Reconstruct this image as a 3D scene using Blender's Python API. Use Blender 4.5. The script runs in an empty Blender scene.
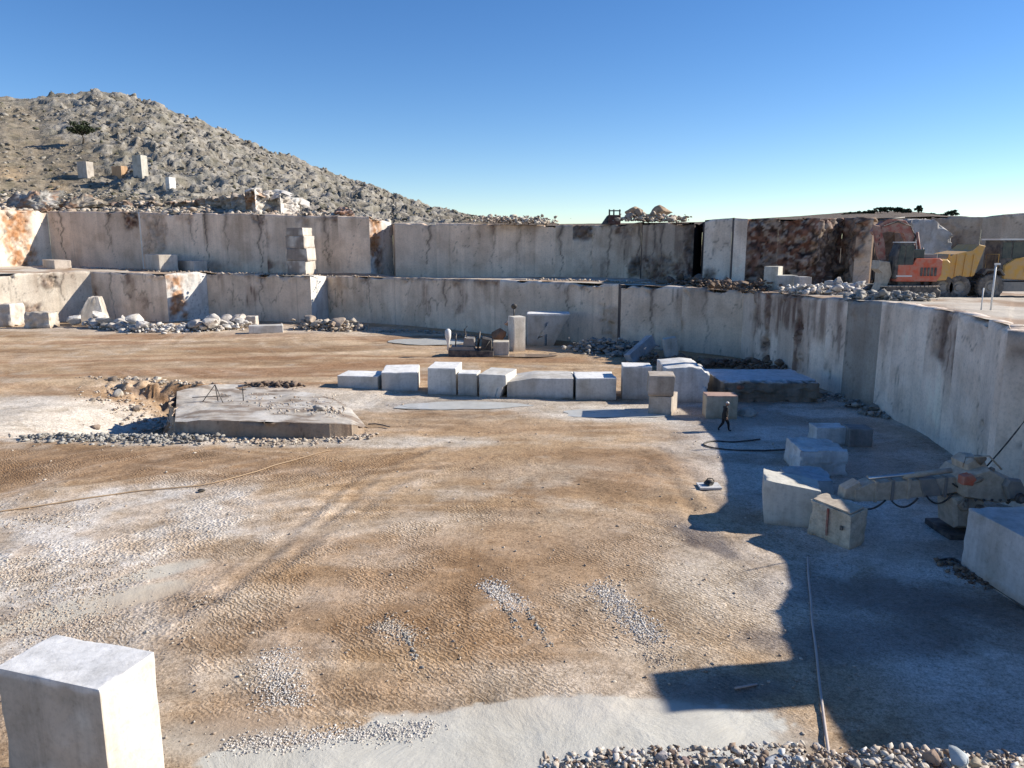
import bpy, math, random
import numpy as np
from mathutils import Vector, Matrix

random.seed(7)
RNG = np.random.default_rng(7)
S = bpy.context.scene
COL = S.collection

# ---------------------------------------------------------------- camera, sky, sun, exposure
FPX, PITCH, CAMH = 760.0, math.atan(144 / 760), 11.1
cam_d = bpy.data.cameras.new('camera')
cam_d.sensor_width = 36; cam_d.lens = 36 * FPX / 1024
cam_d.clip_start = 0.1; cam_d.clip_end = 5000
cam = bpy.data.objects.new('camera', cam_d); COL.objects.link(cam)
cam.location = (0, 0, CAMH); cam.rotation_euler = (math.pi / 2 - PITCH, 0, 0)
S.camera = cam

SUN_EL = math.radians(29.5)
SUN_AZ = math.radians(10.5)          # to the sun: angle from +X towards +Y
w = bpy.data.worlds.new('World'); S.world = w; w.use_nodes = True
nt = w.node_tree; nt.nodes.clear()
sky = nt.nodes.new('ShaderNodeTexSky'); sky.sky_type = 'NISHITA'; sky.sun_disc = False
sky.sun_elevation = SUN_EL; sky.sun_rotation = math.pi / 2 - SUN_AZ
sky.altitude = 1800; sky.air_density = 1.0; sky.dust_density = 0.0; sky.ozone_density = 2.6
bg = nt.nodes.new('ShaderNodeBackground'); bg.inputs['Strength'].default_value = 0.1
wo = nt.nodes.new('ShaderNodeOutputWorld')
hs = nt.nodes.new('ShaderNodeHueSaturation'); hs.inputs['Saturation'].default_value = 1.25; hs.inputs['Hue'].default_value = 0.507
nt.links.new(sky.outputs[0], hs.inputs['Color']); nt.links.new(hs.outputs[0], bg.inputs[0]); nt.links.new(bg.outputs[0], wo.inputs[0])
sl = bpy.data.lights.new('sun', 'SUN'); sl.energy = 5.0; sl.angle = math.radians(0.53); sl.color = (1.0, 0.93, 0.82)
so = bpy.data.objects.new('sun', sl); COL.objects.link(so)
sd = Vector((math.cos(SUN_EL) * math.cos(SUN_AZ), math.cos(SUN_EL) * math.sin(SUN_AZ), math.sin(SUN_EL)))
so.rotation_euler = sd.to_track_quat('Z', 'Y').to_euler()
S.view_settings.view_transform = 'Standard'; S.view_settings.look = 'None'
S.view_settings.exposure = 0.6; S.view_settings.gamma = 1.0

# ---------------------------------------------------------------- surveying helpers
CP, SP = math.cos(PITCH), math.sin(PITCH)
def ray(x, y):
    u = (x - 512) / FPX; v = (384 - y) / FPX
    return u, CP + v * SP, -SP + v * CP
def g(x, y, z=0.0):
    a, b, c = ray(x, y); t = (z - CAMH) / c
    return np.array([a * t, b * t, z])
def at(x, y, Y):
    a, b, c = ray(x, y); t = Y / b
    return np.array([a * t, Y, CAMH + c * t])

# ---------------------------------------------------------------- numpy noise
def _hash(ix, iy, iz, seed):
    h = (ix.astype(np.int64) * 374761393 + iy.astype(np.int64) * 668265263 + iz.astype(np.int64) * 2147483647 + seed * 974711) & 0xffffffff
    h = ((h ^ (h >> 13)) * 1274126177) & 0xffffffff
    h = ((h ^ (h >> 15)) * 2246822519) & 0xffffffff
    h = h ^ (h >> 16)
    return (h & 0xffffff).astype(np.float64) / 0xffffff
def vn(p, seed=0):
    i = np.floor(p).astype(np.int64); f = p - i; f = f * f * (3 - 2 * f)
    r = 0
    for dx in (0, 1):
        wx = f[:, 0] if dx else 1 - f[:, 0]
        for dy in (0, 1):
            wy = f[:, 1] if dy else 1 - f[:, 1]
            for dz in (0, 1):
                wz = f[:, 2] if dz else 1 - f[:, 2]
                r = r + wx * wy * wz * _hash(i[:, 0] + dx, i[:, 1] + dy, i[:, 2] + dz, seed)
    return r
def fbm(p, octv=4, seed=0, gain=0.5, lac=2.03):
    a, s, n = 1.0, 0.0, 0.0
    q = np.array(p, float)
    for o in range(octv):
        s = s + a * vn(q, seed + o * 17); n += a; a *= gain; q = q * lac + 11.3
    return s / n
def worley(p, seed=0):
    """facet noise: nearest cell distance and that cell's random value"""
    i = np.floor(p).astype(np.int64)
    best = np.full(len(p), 9e9); sec = best.copy(); val = np.zeros(len(p))
    for dx in (-1, 0, 1):
        for dy in (-1, 0, 1):
            for dz in (-1, 0, 1):
                c = i + np.array([dx, dy, dz])
                q = np.stack([_hash(c[:, 0], c[:, 1], c[:, 2], seed + k) for k in (1, 2, 3)], 1) + c
                d = ((p - q) ** 2).sum(1)
                v = _hash(c[:, 0], c[:, 1], c[:, 2], seed + 9)
                m = d < best
                sec = np.where(m, best, np.minimum(sec, d)); val = np.where(m, v, val); best = np.where(m, d, best)
    return np.sqrt(best), np.sqrt(sec), val
def sstep(a, b, x):
    t = np.clip((x - a) / (b - a), 0, 1); return t * t * (3 - 2 * t)
def mix(a, b, t):
    t = np.asarray(t)[..., None]; return np.asarray(a) * (1 - t) + np.asarray(b) * t

# ---------------------------------------------------------------- mesh helpers
def mesh(name, V, Fc, mat=None, col=None, smooth=False):
    """V (n,3); Fc (m,4) or (m,3) int array or list; col (n,3) albedo"""
    me = bpy.data.meshes.new(name)
    V = np.asarray(V, np.float32)
    if isinstance(Fc, np.ndarray):
        k = Fc.shape[1]; m = len(Fc)
        me.vertices.add(len(V)); me.vertices.foreach_set('co', V.ravel())
        me.loops.add(m * k); me.loops.foreach_set('vertex_index', Fc.astype(np.int32).ravel())
        me.polygons.add(m); me.polygons.foreach_set('loop_start', np.arange(0, m * k, k, dtype=np.int32))
        me.update(calc_edges=True); me.validate()
    else:
        me.from_pydata([tuple(v) for v in V.tolist()], [], Fc); me.update()
    if smooth: me.polygons.foreach_set('use_smooth', np.ones(len(me.polygons), bool))
    if col is not None:
        a = me.color_attributes.new('col', 'FLOAT_COLOR', 'POINT')
        c = np.ones((len(V), 4), np.float32); c[:, :3] = np.clip(col, 0, 1); a.data.foreach_set('color', c.ravel())
    if mat: me.materials.append(mat)
    return me
def ob(name, me, parent=None, loc=None, rot=None):
    o = bpy.data.objects.new(name, me); COL.objects.link(o)
    if parent is not None: o.parent = parent
    if loc is not None: o.location = [float(q) for q in loc]
    if rot is not None: o.rotation_euler = rot
    return o
def tag(o, label=None, cat=None, group=None, kind=None):
    if label: o['label'] = label
    if cat: o['category'] = cat
    if group: o['group'] = group
    if kind: o['kind'] = kind
    return o
def empty(name, loc, label, cat, group=None, rotz=0):
    o = bpy.data.objects.new(name, None); COL.objects.link(o); o.location = [float(q) for q in loc]; o.rotation_euler = (0, 0, rotz)
    return tag(o, label, cat, group)
def gridf(nr, nc):
    i = np.arange(nr - 1)[:, None] * nc + np.arange(nc - 1)[None, :]
    i = i.ravel(); return np.stack([i, i + 1, i + nc + 1, i + nc], 1)

# ---------------------------------------------------------------- materials
def newmat(name):
    m = bpy.data.materials.new(name); m.use_nodes = True
    t = m.node_tree; b = t.nodes['Principled BSDF']; return m, t, b
def N(t, typ, **kw):
    n = t.nodes.new(typ)
    for k, v in kw.items():
        if k in n.inputs.keys(): n.inputs[k].default_value = v
        else: setattr(n, k, v)
    return n
def ramp(t, stops):
    r = t.nodes.new('ShaderNodeValToRGB')
    e = r.color_ramp.elements
    while len(e) < len(stops): e.new(0.5)
    for q, (p, c) in zip(e, stops):
        q.position = p; q.color = (*c, 1) if len(c) == 3 else c
    return r
def noise(t, vec, scale, detail=6, rough=0.6, dist=0.0):
    n = t.nodes.new('ShaderNodeTexNoise'); n.inputs['Scale'].default_value = scale; n.inputs['Detail'].default_value = detail
    n.inputs['Roughness'].default_value = rough; n.inputs['Distortion'].default_value = dist
    if vec is not None: t.links.new(vec, n.inputs['Vector'])
    return n
def mul(t, a, b, fac=1.0, typ='MULTIPLY'):
    m = t.nodes.new('ShaderNodeMix'); m.data_type = 'RGBA'; m.blend_type = typ
    if isinstance(fac, float): m.inputs[0].default_value = fac
    else: t.links.new(fac, m.inputs[0])
    for k, v in ((6, a), (7, b)):
        if isinstance(v, tuple): m.inputs[k].default_value = (*v, 1)
        else: t.links.new(v, m.inputs[k])
    return m.outputs[2]
def bump(t, b, h, strength, dist, prev=None):
    n = t.nodes.new('ShaderNodeBump'); n.inputs['Strength'].default_value = strength; n.inputs['Distance'].default_value = dist
    t.links.new(h, n.inputs['Height'])
    if prev is not None: t.links.new(prev, n.inputs['Normal'])
    t.links.new(n.outputs[0], b.inputs['Normal']); return n.outputs[0]

def rock_mat(name, base=None, var=0.35, scale=0.6, bumpd=0.05, streak=0.0, speck=0.5, rough=0.85, fine=6.0):
    """stone: base colour from the 'col' attribute or a fixed colour, with blotches, vertical saw streaks and grain"""
    m, t, b = newmat(name)
    geo = N(t, 'ShaderNodeNewGeometry'); pos = geo.outputs['Position']
    if base is None:
        a = N(t, 'ShaderNodeAttribute', attribute_name='col'); c = a.outputs['Color']
    else:
        rg = N(t, 'ShaderNodeRGB'); rg.outputs[0].default_value = (*base, 1); c = rg.outputs[0]
    n1 = noise(t, pos, scale, 8, 0.65, 0.4)
    r1 = ramp(t, [(0.25, (1 - var, 1 - var * 1.05, 1 - var * 1.15)), (0.55, (1, 1, 1)), (0.8, (1 + var * .25,) * 3)])
    t.links.new(n1.outputs[0], r1.inputs[0]); c = mul(t, c, r1.outputs[0])
    n2 = noise(t, pos, fine, 6, 0.7)
    r2 = ramp(t, [(0.3, (1 - speck * .55,) * 3), (0.5, (1, 1, 1)), (0.75, (1 + speck * .2,) * 3)])
    t.links.new(n2.outputs[0], r2.inputs[0]); c = mul(t, c, r2.outputs[0])
    if streak > 0:
        mp = N(t, 'ShaderNodeMapping'); mp.inputs['Scale'].default_value = (2.2, 2.2, 0.10); t.links.new(pos, mp.inputs[0])
        n3 = noise(t, mp.outputs[0], 1.0, 5, 0.7, 0.2)
        r3 = ramp(t, [(0.3, (1 - streak, 1 - streak, 1 - streak)), (0.5, (1, 1, 1)), (0.7, (1 + streak * .3,) * 3)])
        t.links.new(n3.outputs[0], r3.inputs[0]); c = mul(t, c, r3.outputs[0])
    t.links.new(c, b.inputs['Base Color']); b.inputs['Roughness'].default_value = rough
    b.inputs['Specular IOR Level'].default_value = 0.25
    p = bump(t, b, n1.outputs[0], 0.6, bumpd * 2)
    bump(t, b, n2.outputs[0], 0.5, bumpd, p)
    return m
def plain(name, c, rough=0.6, metal=0.0, dust=0.35, dustc=(0.42, 0.36, 0.28), scale=2.5):
    m, t, b = newmat(name)
    geo = N(t, 'ShaderNodeNewGeometry')
    n = noise(t, geo.outputs['Position'], scale, 7, 0.65)
    r = ramp(t, [(0.38, (0, 0, 0)), (0.68, (dust, dust, dust))]); t.links.new(n.outputs[0], r.inputs[0])
    fac = N(t, 'ShaderNodeRGBToBW'); t.links.new(r.outputs[0], fac.inputs[0])
    cc = mul(t, c, dustc, fac.outputs[0], 'MIX')
    t.links.new(cc, b.inputs['Base Color']); b.inputs['Roughness'].default_value = rough; b.inputs['Metallic'].default_value = metal
    bump(t, b, n.outputs[0], 0.3, 0.01)
    return m

M_WALL = rock_mat('quarry_wall_stone', None, 0.22, 0.45, 0.05, 0.12, 0.4)
M_BLOCK = rock_mat('sawn_marble', None, 0.26, 1.1, 0.02, 0.20, 0.35, fine=7)
M_ROCK = rock_mat('broken_stone', None, 0.35, 1.4, 0.06, 0.0, 0.55)
M_HILL = rock_mat('hill_rock', None, 0.4, 0.55, 0.35, 0.0, 0.8, fine=1.3)
M_GRAV = rock_mat('gravel_stone', None, 0.3, 8, 0.01, 0.0, 0.4)
M_BENCH = rock_mat('bench_dust', None, 0.3, 0.5, 0.04, 0.0, 0.4)

def ground_mat():
    m, t, b = newmat('quarry_floor_mud')
    geo = N(t, 'ShaderNodeNewGeometry'); pos = geo.outputs['Position']
    a = N(t, 'ShaderNodeAttribute', attribute_name='col'); c = a.outputs['Color']
    k = N(t, 'ShaderNodeAttribute', attribute_name='msk')       # r: tyre churned, g: crumbled stone, b: wet
    sep = N(t, 'ShaderNodeSeparateColor'); t.links.new(k.outputs['Color'], sep.inputs[0])
    n1 = noise(t, pos, 0.35, 9, 0.68, 0.6)
    r1 = ramp(t, [(0.28, (0.66, 0.60, 0.52)), (0.5, (1, 1, 1)), (0.72, (1.18, 1.2, 1.24))])
    t.links.new(n1.outputs[0], r1.inputs[0]); c = mul(t, c, r1.outputs[0])
    n2 = noise(t, pos, 3.2, 8, 0.75)
    r2 = ramp(t, [(0.3, (0.62, 0.58, 0.53)), (0.5, (1, 1, 1)), (0.7, (1.15, 1.15, 1.15))])
    t.links.new(n2.outputs[0], r2.inputs[0]); c = mul(t, c, r2.outputs[0])
    n4 = noise(t, pos, 11, 5, 0.8)
    n5 = noise(t, pos, 26, 3, 0.8); r5 = ramp(t, [(0.36, (0.55, 0.5, 0.45)), (0.5, (1, 1, 1)), (0.68, (1.2, 1.2, 1.2))]); t.links.new(n5.outputs[0], r5.inputs[0]); c = mul(t, c, r5.outputs[0], 0.8)
    r4 = ramp(t, [(0.33, (0.50, 0.45, 0.40)), (0.5, (1, 1, 1)), (0.66, (1.28, 1.28, 1.3))])
    t.links.new(n4.outputs[0], r4.inputs[0]); c = mul(t, c, r4.outputs[0])
    # tyre lug prints
    w1 = N(t, 'ShaderNodeTexWave'); w1.wave_type = 'BANDS'; w1.bands_direction = 'DIAGONAL'
    w1.inputs['Scale'].default_value = 3.1; w1.inputs['Distortion'].default_value = 9; w1.inputs['Detail'].default_value = 3; w1.inputs['Detail Scale'].default_value = 1.5
    t.links.new(pos, w1.inputs[0])
    vo = N(t, 'ShaderNodeTexVoronoi'); vo.inputs['Scale'].default_value = 8; t.links.new(pos, vo.inputs['Vector'])
    rv = ramp(t, [(0.05, (0.62, 0.60, 0.58)), (0.28, (1, 1, 1)), (0.6, (1.08, 1.08, 1.08))]); t.links.new(vo.outputs['Distance'], rv.inputs[0])
    c = mul(t, c, rv.outputs[0], sep.outputs[1])
    rw = ramp(t, [(0.1, (0.66, 0.60, 0.52)), (0.5, (1, 1, 1)), (0.9, (1.1, 1.1, 1.08))]); t.links.new(w1.outputs[0], rw.inputs[0])
    c = mul(t, c, rw.outputs[0], sep.outputs[0])
    sk = N(t, 'ShaderNodeAttribute', attribute_name='slick'); c = mul(t, c, mul(t, a.outputs['Color'], r1.outputs[0], .35), sk.outputs['Fac'], 'MIX')
    t.links.new(c, b.inputs['Base Color'])
    rr = N(t, 'ShaderNodeMapRange'); rr.inputs[3].default_value = 0.9; rr.inputs[4].default_value = 0.38
    t.links.new(sep.outputs[2], rr.inputs[0]); t.links.new(rr.outputs[0], b.inputs['Roughness'])
    b.inputs['Specular IOR Level'].default_value = 0.35
    p = bump(t, b, n1.outputs[0], 0.5, 0.25)
    inv = N(t, 'ShaderNodeMath', operation='MULTIPLY_ADD'); inv.inputs[1].default_value = -.55; inv.inputs[2].default_value = .6; t.links.new(sk.outputs['Fac'], inv.inputs[0])
    p = bump(t, b, n2.outputs[0], 0.6, 0.07, p); b.inputs['Normal'].links[0].from_node.inputs['Strength'].default_value = .6; t.links.new(inv.outputs[0], b.inputs['Normal'].links[0].from_node.inputs['Strength'])
    mm = N(t, 'ShaderNodeMath', operation='MULTIPLY'); iv = N(t, 'ShaderNodeMath', operation='SUBTRACT'); iv.inputs[0].default_value = 1; t.links.new(sk.outputs['Fac'], iv.inputs[1]); ml = N(t, 'ShaderNodeMath', operation='MULTIPLY'); t.links.new(iv.outputs[0], ml.inputs[0]); t.links.new(sep.outputs[0], ml.inputs[1])
    t.links.new(w1.outputs[0], mm.inputs[0]); t.links.new(ml.outputs[0], mm.inputs[1])
    p = bump(t, b, mm.outputs[0], 0.6, 0.03, p)
    m2 = N(t, 'ShaderNodeMath', operation='MULTIPLY'); t.links.new(vo.outputs['Distance'], m2.inputs[0]); t.links.new(sep.outputs[1], m2.inputs[1])
    bump(t, b, m2.outputs[0], 0.8, 0.06, p)
    return m
M_GROUND = ground_mat()

# colours (albedo)
CREAM = np.array([0.68, 0.60, 0.49]); GREY = np.array([0.80, 0.64, 0.49]); RUST = np.array([0.44, 0.21, 0.09])
BROWN = np.array([0.17, 0.115, 0.08]); WHITE = np.array([0.78, 0.76, 0.71]); DARK = np.array([0.07, 0.06, 0.055])
TAN = np.array([0.46, 0.318, 0.185]); PALE = np.array([0.58, 0.515, 0.425])

# ================================================================= THE PIT FLOOR
SHADE_OFF = None
def ell(P, px, py, rx, ry, rot=0, soft=0.35, seed=3, wob=0.5, ns=0.5):
    c = g(px, py); d = P[:, :2] - c[:2]
    ca, sa = math.cos(rot), math.sin(rot)
    u = (d[:, 0] * ca + d[:, 1] * sa) / rx; v = (-d[:, 0] * sa + d[:, 1] * ca) / ry
    r = np.sqrt(u * u + v * v)
    r = r + (fbm(np.c_[P[:, :2] * ns, np.full(len(P), seed * 3.7)], 4, seed) - 0.5) * 2 * wob + (fbm(np.c_[P[:, :2] * ns * 6, np.full(len(P), seed * 1.7)], 4, seed) - 0.5) * (.25 + .3 * wob) * .7
    return 1 - sstep(1 - soft, 1 + soft, r)
def pdist(P, pts):
    """distance to a polyline in plan"""
    best = np.full(len(P), 1e9)
    for a, b in zip(pts[:-1], pts[1:]):
        a = np.array(a[:2]); b = np.array(b[:2]); ab = b - a; L = (ab ** 2).sum() + 1e-9
        t = np.clip(((P[:, :2] - a) @ ab) / L, 0, 1)
        best = np.minimum(best, np.hypot(*(P[:, :2] - a - t[:, None] * ab).T))
    return best
def inpoly(P, pts):
    x, y = P[:, 0], P[:, 1]; r = np.zeros(len(P), bool); n = len(pts)
    for i in range(n):
        x1, y1 = pts[i][:2]; x2, y2 = pts[(i + 1) % n][:2]
        c = ((y1 > y) != (y2 > y)) & (x < (x2 - x1) * (y - y1) / (y2 - y1 + 1e-12) + x1); r ^= c
    return r
def signed(P, pts):
    d = pdist(P, list(pts) + [pts[0]]); return np.where(inpoly(P, pts), d, -d)

PIT = [g(-60, 398), g(20, 384), g(85, 380), g(150, 384), g(208, 386), g(232, 392), g(205, 402), g(176, 404), g(170, 437), g(60, 437), g(-60, 440)]
SLAB = [g(203, 437), g(330, 438), g(366, 427), g(345, 410), g(300, 394), g(225, 392), g(196, 405)]
FRONT_T = [g(150, 438), g(330, 439), g(370, 432)]
def floor_z(P):
    q = np.c_[P[:, :2], np.zeros(len(P))]
    z = (fbm(q * 0.12, 4, 5) - 0.5) * 0.22 + (fbm(q * 0.9, 4, 8) - 0.5) * 0.09
    s = signed(P, PIT)
    wob = (fbm(q * 0.7, 4, 21) - 0.5) * 1.3
    # the pit deepens to the right against the slab, with a steep rough back edge
    dx = sstep(g(20, 410)[0], g(140, 420)[0], P[:, 0])
    depth = 0.15 + 2.1 * dx
    z = z - depth * sstep(-0.1, 1.3, s + wob * 0.6) 
    rgh = np.exp(-((s - .5) / 1.5) ** 2) * sstep(g(60, 390)[0], g(110, 390)[0], P[:, 0]) * (P[:, 1] > g(100, 420)[1])
    w1_, w2_, wv = worley(q * 1.2, 88); z = z + rgh * (wv - .6) * .9
    # slightly raised ground left of and behind the slab
    z = z + 0.25 * ell(P, 270, 395, 9, 3.5, 0, 0.5, 4, 0.2)
    return z
def tone(P):
    q = np.c_[P[:, :2], np.zeros(len(P))]
    n = fbm(q * 0.16, 5, 31); n2 = fbm(q * 0.55, 5, 32); n3 = fbm(q * np.array([0.10, 0.35, 1]), 5, 33)
    c = mix(TAN, TAN * np.array([0.72, 0.66, 0.60]), sstep(0.42, 0.68, n))
    c = mix(c, PALE, 0.42 * sstep(0.54, 0.76, n2))
    c = mix(c, PALE * np.array([0.95, 0.83, 0.70]), 0.35 * sstep(0.48, 0.68, n3))
    return c

def build_floor():
    nr, nc = 520, 560
    Ys = 7.0 * (150 / 7.0) ** (np.arange(nr) / (nr - 1.0))
    u = np.linspace(-1.02, 1.0, nc)                      # fans outwards with distance
    X = u[None, :] * (24 + Ys[:, None] * 0.55)
    Y = np.repeat(Ys[:, None], nc, 1)
    P = np.stack([X.ravel(), Y.ravel(), np.zeros(X.size)], 1)
    z = floor_z(P)
    c = tone(P)
    q = np.c_[P[:, :2], np.zeros(len(P))]
    msk = np.zeros((len(P), 3))
    slick = np.zeros(len(P))
    # whitish crumbled stone at lower left
    white = ell(P, 60, 540, 9.5, 6.5, 0.25, 0.5, 11, 0.7) ; white = np.maximum(white, ell(P, 10, 600, 6, 6, 0, 0.5, 12, 0.5))
    white = np.maximum(white, 0.75 * ell(P, 160, 515, 6, 2.4, 0.1, 0.5, 13, 0.6))
    c = mix(c, np.array([0.66, 0.61, 0.54]), white * (0.45 + 0.5 * sstep(0.35, 0.6, fbm(q * 0.8, 5, 41))))
    msk[:, 1] = np.maximum(msk[:, 1], white * sstep(0.42, 0.55, fbm(q * 0.5, 4, 42)))
    # pale slurry film bottom centre
    sl = ell(P, 560, 740, 5.2, 1.55, 0.06, 0.04, 14, 0.22, 0.8)
    sl = np.maximum(sl, ell(P, 370, 762, 4.0, 0.9, 0.05, 0.06, 15, 0.3, 0.8))
    sl = np.maximum(sl, 0.8 * ell(P, 700, 735, 2.8, 1.3, 0.0, 0.3, 16, 0.4)); sl = np.maximum(sl, .7 * ell(P, 220, 735, 1.8, .8, 0, .4, 18, .5))
    slick = np.maximum(slick, sl * .9); edge = sl * (1 - sl) * 4
    c = mix(c, np.array([0.55, 0.53, 0.465]) * (.9 + .2 * fbm(q * 1.1, 4, 58)[:, None]), sl)
    c = mix(c, np.array([0.33, 0.25, 0.18]), np.clip(edge, 0, 1) * 0.4)
    # greenish smooth slurry streak in the lower left
    s2 = ell(P, 95, 606, 2.9, 0.75, 0.62, 0.15, 17, 0.2, 0.9); s2 = np.maximum(s2, ell(P, 160, 572, 1.6, .5, .6, .2, 19, .3))
    c = mix(c, np.array([0.55, 0.50, 0.41]), s2); slick = np.maximum(slick, s2); msk[:, 1] *= (1 - s2)
    for (x, y, rx, ry, ro, k) in [(620, 625, 1.6, 3.2, 0.45, .7), (560, 690, 4, 1.3, 0, .5), (720, 580, 3.2, 2.2, 0, .6), (300, 600, 4, 1.2, .3, .4), (440, 520, 5, 1.0, .2, .35),
                                 (740, 600, 2, 3.5, 0, .5), (560, 470, 6, 1.5, .1, .3), (275, 670, 1.2, 2.2, 0.2, .7), (640, 540, 5, 2.0, .1, .35)]:
        c = mix(c, PALE, k * ell(P, x, y, rx, ry, ro, 0.6, int(x), 0.6))
    # floor in front of and around the big cut blocks is pale with slurry
    for (x, y, rx, ry, k) in [(470, 403, 10, 2.2, .7), (620, 412, 6, 2.6, .9), (700, 415, 5, 3, .6), (60, 410, 11, 5.5, .93), (280, 402, 9, 5.2, .8), (290, 441, 12, 1.3, .8),
                              (110, 437, 10, 1.2, .8), (180, 330, 24, 5, .45), (330, 335, 14, 4, .4)]:
        c = mix(c, np.array([0.66, 0.60, 0.51]), k * ell(P, x, y, rx, ry, 0, 0.3, int(x + y), 0.35))
    # yellow-brown earth showing in the pit's back edge
    s = signed(P, PIT); dx = sstep(g(70, 390)[0], g(120, 390)[0], P[:, 0])
    back = (P[:, 1] > g(100, 418)[1])
    bm = np.exp(-((s - 0.5) / 1.7) ** 2) * dx * back
    c = mix(c, np.array([0.27, 0.165, 0.085]), np.clip(bm * 1.6 * sstep(.25, .5, fbm(q * 1.3, 4, 77)), 0, 1))
    # brown wet hauling mud across the far floor and a broad churned belt
    far = sstep(52, 60, P[:, 1]) * (1 - sstep(88, 95, P[:, 1])) * (1 - sstep(5, 12, P[:, 0]))
    st = fbm(q * np.array([0.07, 0.5, 1]), 5, 51)
    c = mix(c, np.array([0.36, 0.205, 0.105]), far * sstep(0.48, 0.68, st) * 0.75)
    c = mix(c, np.array([0.66, 0.50, 0.33]), far * sstep(0.5, 0.68, fbm(q * np.array([0.09, 0.6, 1]), 5, 52)) * 0.6)
    for (x, y, rx, ry, ro, k) in [(120, 465, 17, 2.6, 0.02, .65), (500, 428, 9, 1.5, 0.0, .5), (430, 560, 8, 3.2, 0.3, .55), (480, 620, 5, 2.2, .1, .5), (640, 470, 2.4, 4, .2, .5), (330, 620, 4, 2.0, .5, .5), (320, 700, 3, 1, .1, .6)]:
        c = mix(c, np.array([0.37, 0.235, 0.13]), k * ell(P, x, y, rx, ry, ro, 0.5, int(x * 2 + y), 0.6))
    churn = np.maximum(ell(P, 430, 580, 11, 7.5, 0.1, 0.5, 61, 0.5), ell(P, 160, 468, 18, 3.0, 0, .5, 62, .4))
    msk[:, 0] = churn * sstep(0.38, 0.55, fbm(q * 0.5, 4, 63))
    # sweeping streaks left by wheels turning on the floor
    for (cx_, cy_, f_, ss_) in [(470, 620, 1.0, 301), (520, 330, .8, 302), (200, 900, .9, 303)]:
        c0_ = g(cx_, cy_); rr_ = np.hypot(P[:, 0] - c0_[0], P[:, 1] - c0_[1]); th_ = np.arctan2(P[:, 1] - c0_[1], P[:, 0] - c0_[0])
        k_ = fbm(np.c_[rr_ * 1.9, th_ * 2.2, 0 * rr_], 4, ss_) - .5; w_ = sstep(.45, .6, fbm(q * .13, 3, ss_ + 9)) * (1 - slick) * (P[:, 0] < 9)
        c = c * (1 + .6 * f_ * k_ * w_)[:, None]; z = z + k_ * w_ * .05
        k2 = sstep(.58, .70, k_ + .5) * w_; c = mix(c, PALE, k2 * .2)
    # tyre ruts
    tracks = [[(215, 600), (265, 560), (305, 520), (350, 478), (430, 445), (540, 432), (640, 440)],
              [(120, 640), (230, 585), (300, 540), (370, 490), (470, 455), (600, 446), (690, 470)],
              [(640, 452), (672, 480), (700, 520), (722, 552)], 
              [(0, 470), (120, 455), (260, 440), (380, 415), (470, 404)], [(0, 492), (150, 478), (300, 452), (420, 428), (560, 408)],
              [(0, 352), (150, 356), (300, 350), (480, 352), (620, 360)], [(0, 366), (140, 362), (330, 358), (470, 364), (640, 372)], [(0, 340), (200, 345), (400, 342), (500, 352)],
              [(360, 408), (430, 424), (540, 424), (640, 414)], [(330, 420), (440, 440), (580, 438), (700, 424)], ]
    for i, tr in enumerate(tracks):
        pts = [g(*p) for p in tr]
        # smooth the line
        for _ in range(2):
            n_ = [pts[0]]
            for a, b in zip(pts[:-1], pts[1:]): n_ += [a * .75 + b * .25, a * .25 + b * .75]
            pts = n_ + [pts[-1]]
        for off in (0, 1.9):
            pp = [p + np.array([off * 0.6, off * 0.8, 0]) for p in pts]
            d = pdist(P, pp) + (fbm(q * 1.2, 3, 71 + i) - 0.5) * 0.35
            k = np.exp(-(d / 0.22) ** 2) * sstep(0.33, 0.5, fbm(q * 0.25, 3, 80 + i))
            z = z - 0.03 * k + 0.018 * np.exp(-((d - 0.55) / 0.2) ** 2)
            c = mix(c, c * np.array([0.74, 0.70, 0.65]), k * 0.45)
    # shaded right side of the floor: pale grey wet stone swept clean
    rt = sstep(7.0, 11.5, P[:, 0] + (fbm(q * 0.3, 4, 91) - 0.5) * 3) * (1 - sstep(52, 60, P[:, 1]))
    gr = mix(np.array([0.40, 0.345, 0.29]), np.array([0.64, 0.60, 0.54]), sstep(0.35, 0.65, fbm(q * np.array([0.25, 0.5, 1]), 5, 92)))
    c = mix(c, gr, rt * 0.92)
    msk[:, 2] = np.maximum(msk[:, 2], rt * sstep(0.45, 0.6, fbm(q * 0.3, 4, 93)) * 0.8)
    for (x, y, rx, ry, ro) in [(720, 690, 1.6, .5, 0.1), (700, 535, .8, 2.0, .45), (900, 600, 4, 1.3, -.2), (860, 640, 3, 1, 0), (980, 610, 3, .8, -.3)]:
        e = ell(P, x, y, rx, ry, ro, .5, int(x), .6, .9); c = mix(c, np.array([.17, .14, .12]), e * .7); msk[:, 2] = np.maximum(msk[:, 2], e)
    # rim damp of puddles
    for (x, y, rx, ry) in [(455, 404, 5.5, 1.6), (428, 341, 4.2, 3.5), (520, 357, 3.5, 1.6)]:
        e = ell(P, x, y, rx, ry, 0, .4, int(x), .3); c = mix(c, c * .6, e * .7); msk[:, 2] = np.maximum(msk[:, 2], e); z = z - 0.03 * e
    P[:, 2] = z
    # the floor runs under the rock walls; nothing beyond is seen
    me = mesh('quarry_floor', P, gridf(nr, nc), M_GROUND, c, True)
    a = me.color_attributes.new('msk', 'FLOAT_COLOR', 'POINT'); cc = np.ones((len(P), 4), np.float32); cc[:, :3] = np.clip(msk, 0, 1); a.data.foreach_set('color', cc.ravel())
    a = me.attributes.new('slick', 'FLOAT', 'POINT'); a.data.foreach_set('value', slick.astype(np.float32))
    tag(ob('ground', me), kind='structure')
build_floor()
def fz(x, y): return float(floor_z(np.array([[x, y, 0.0]]))[0])

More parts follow.
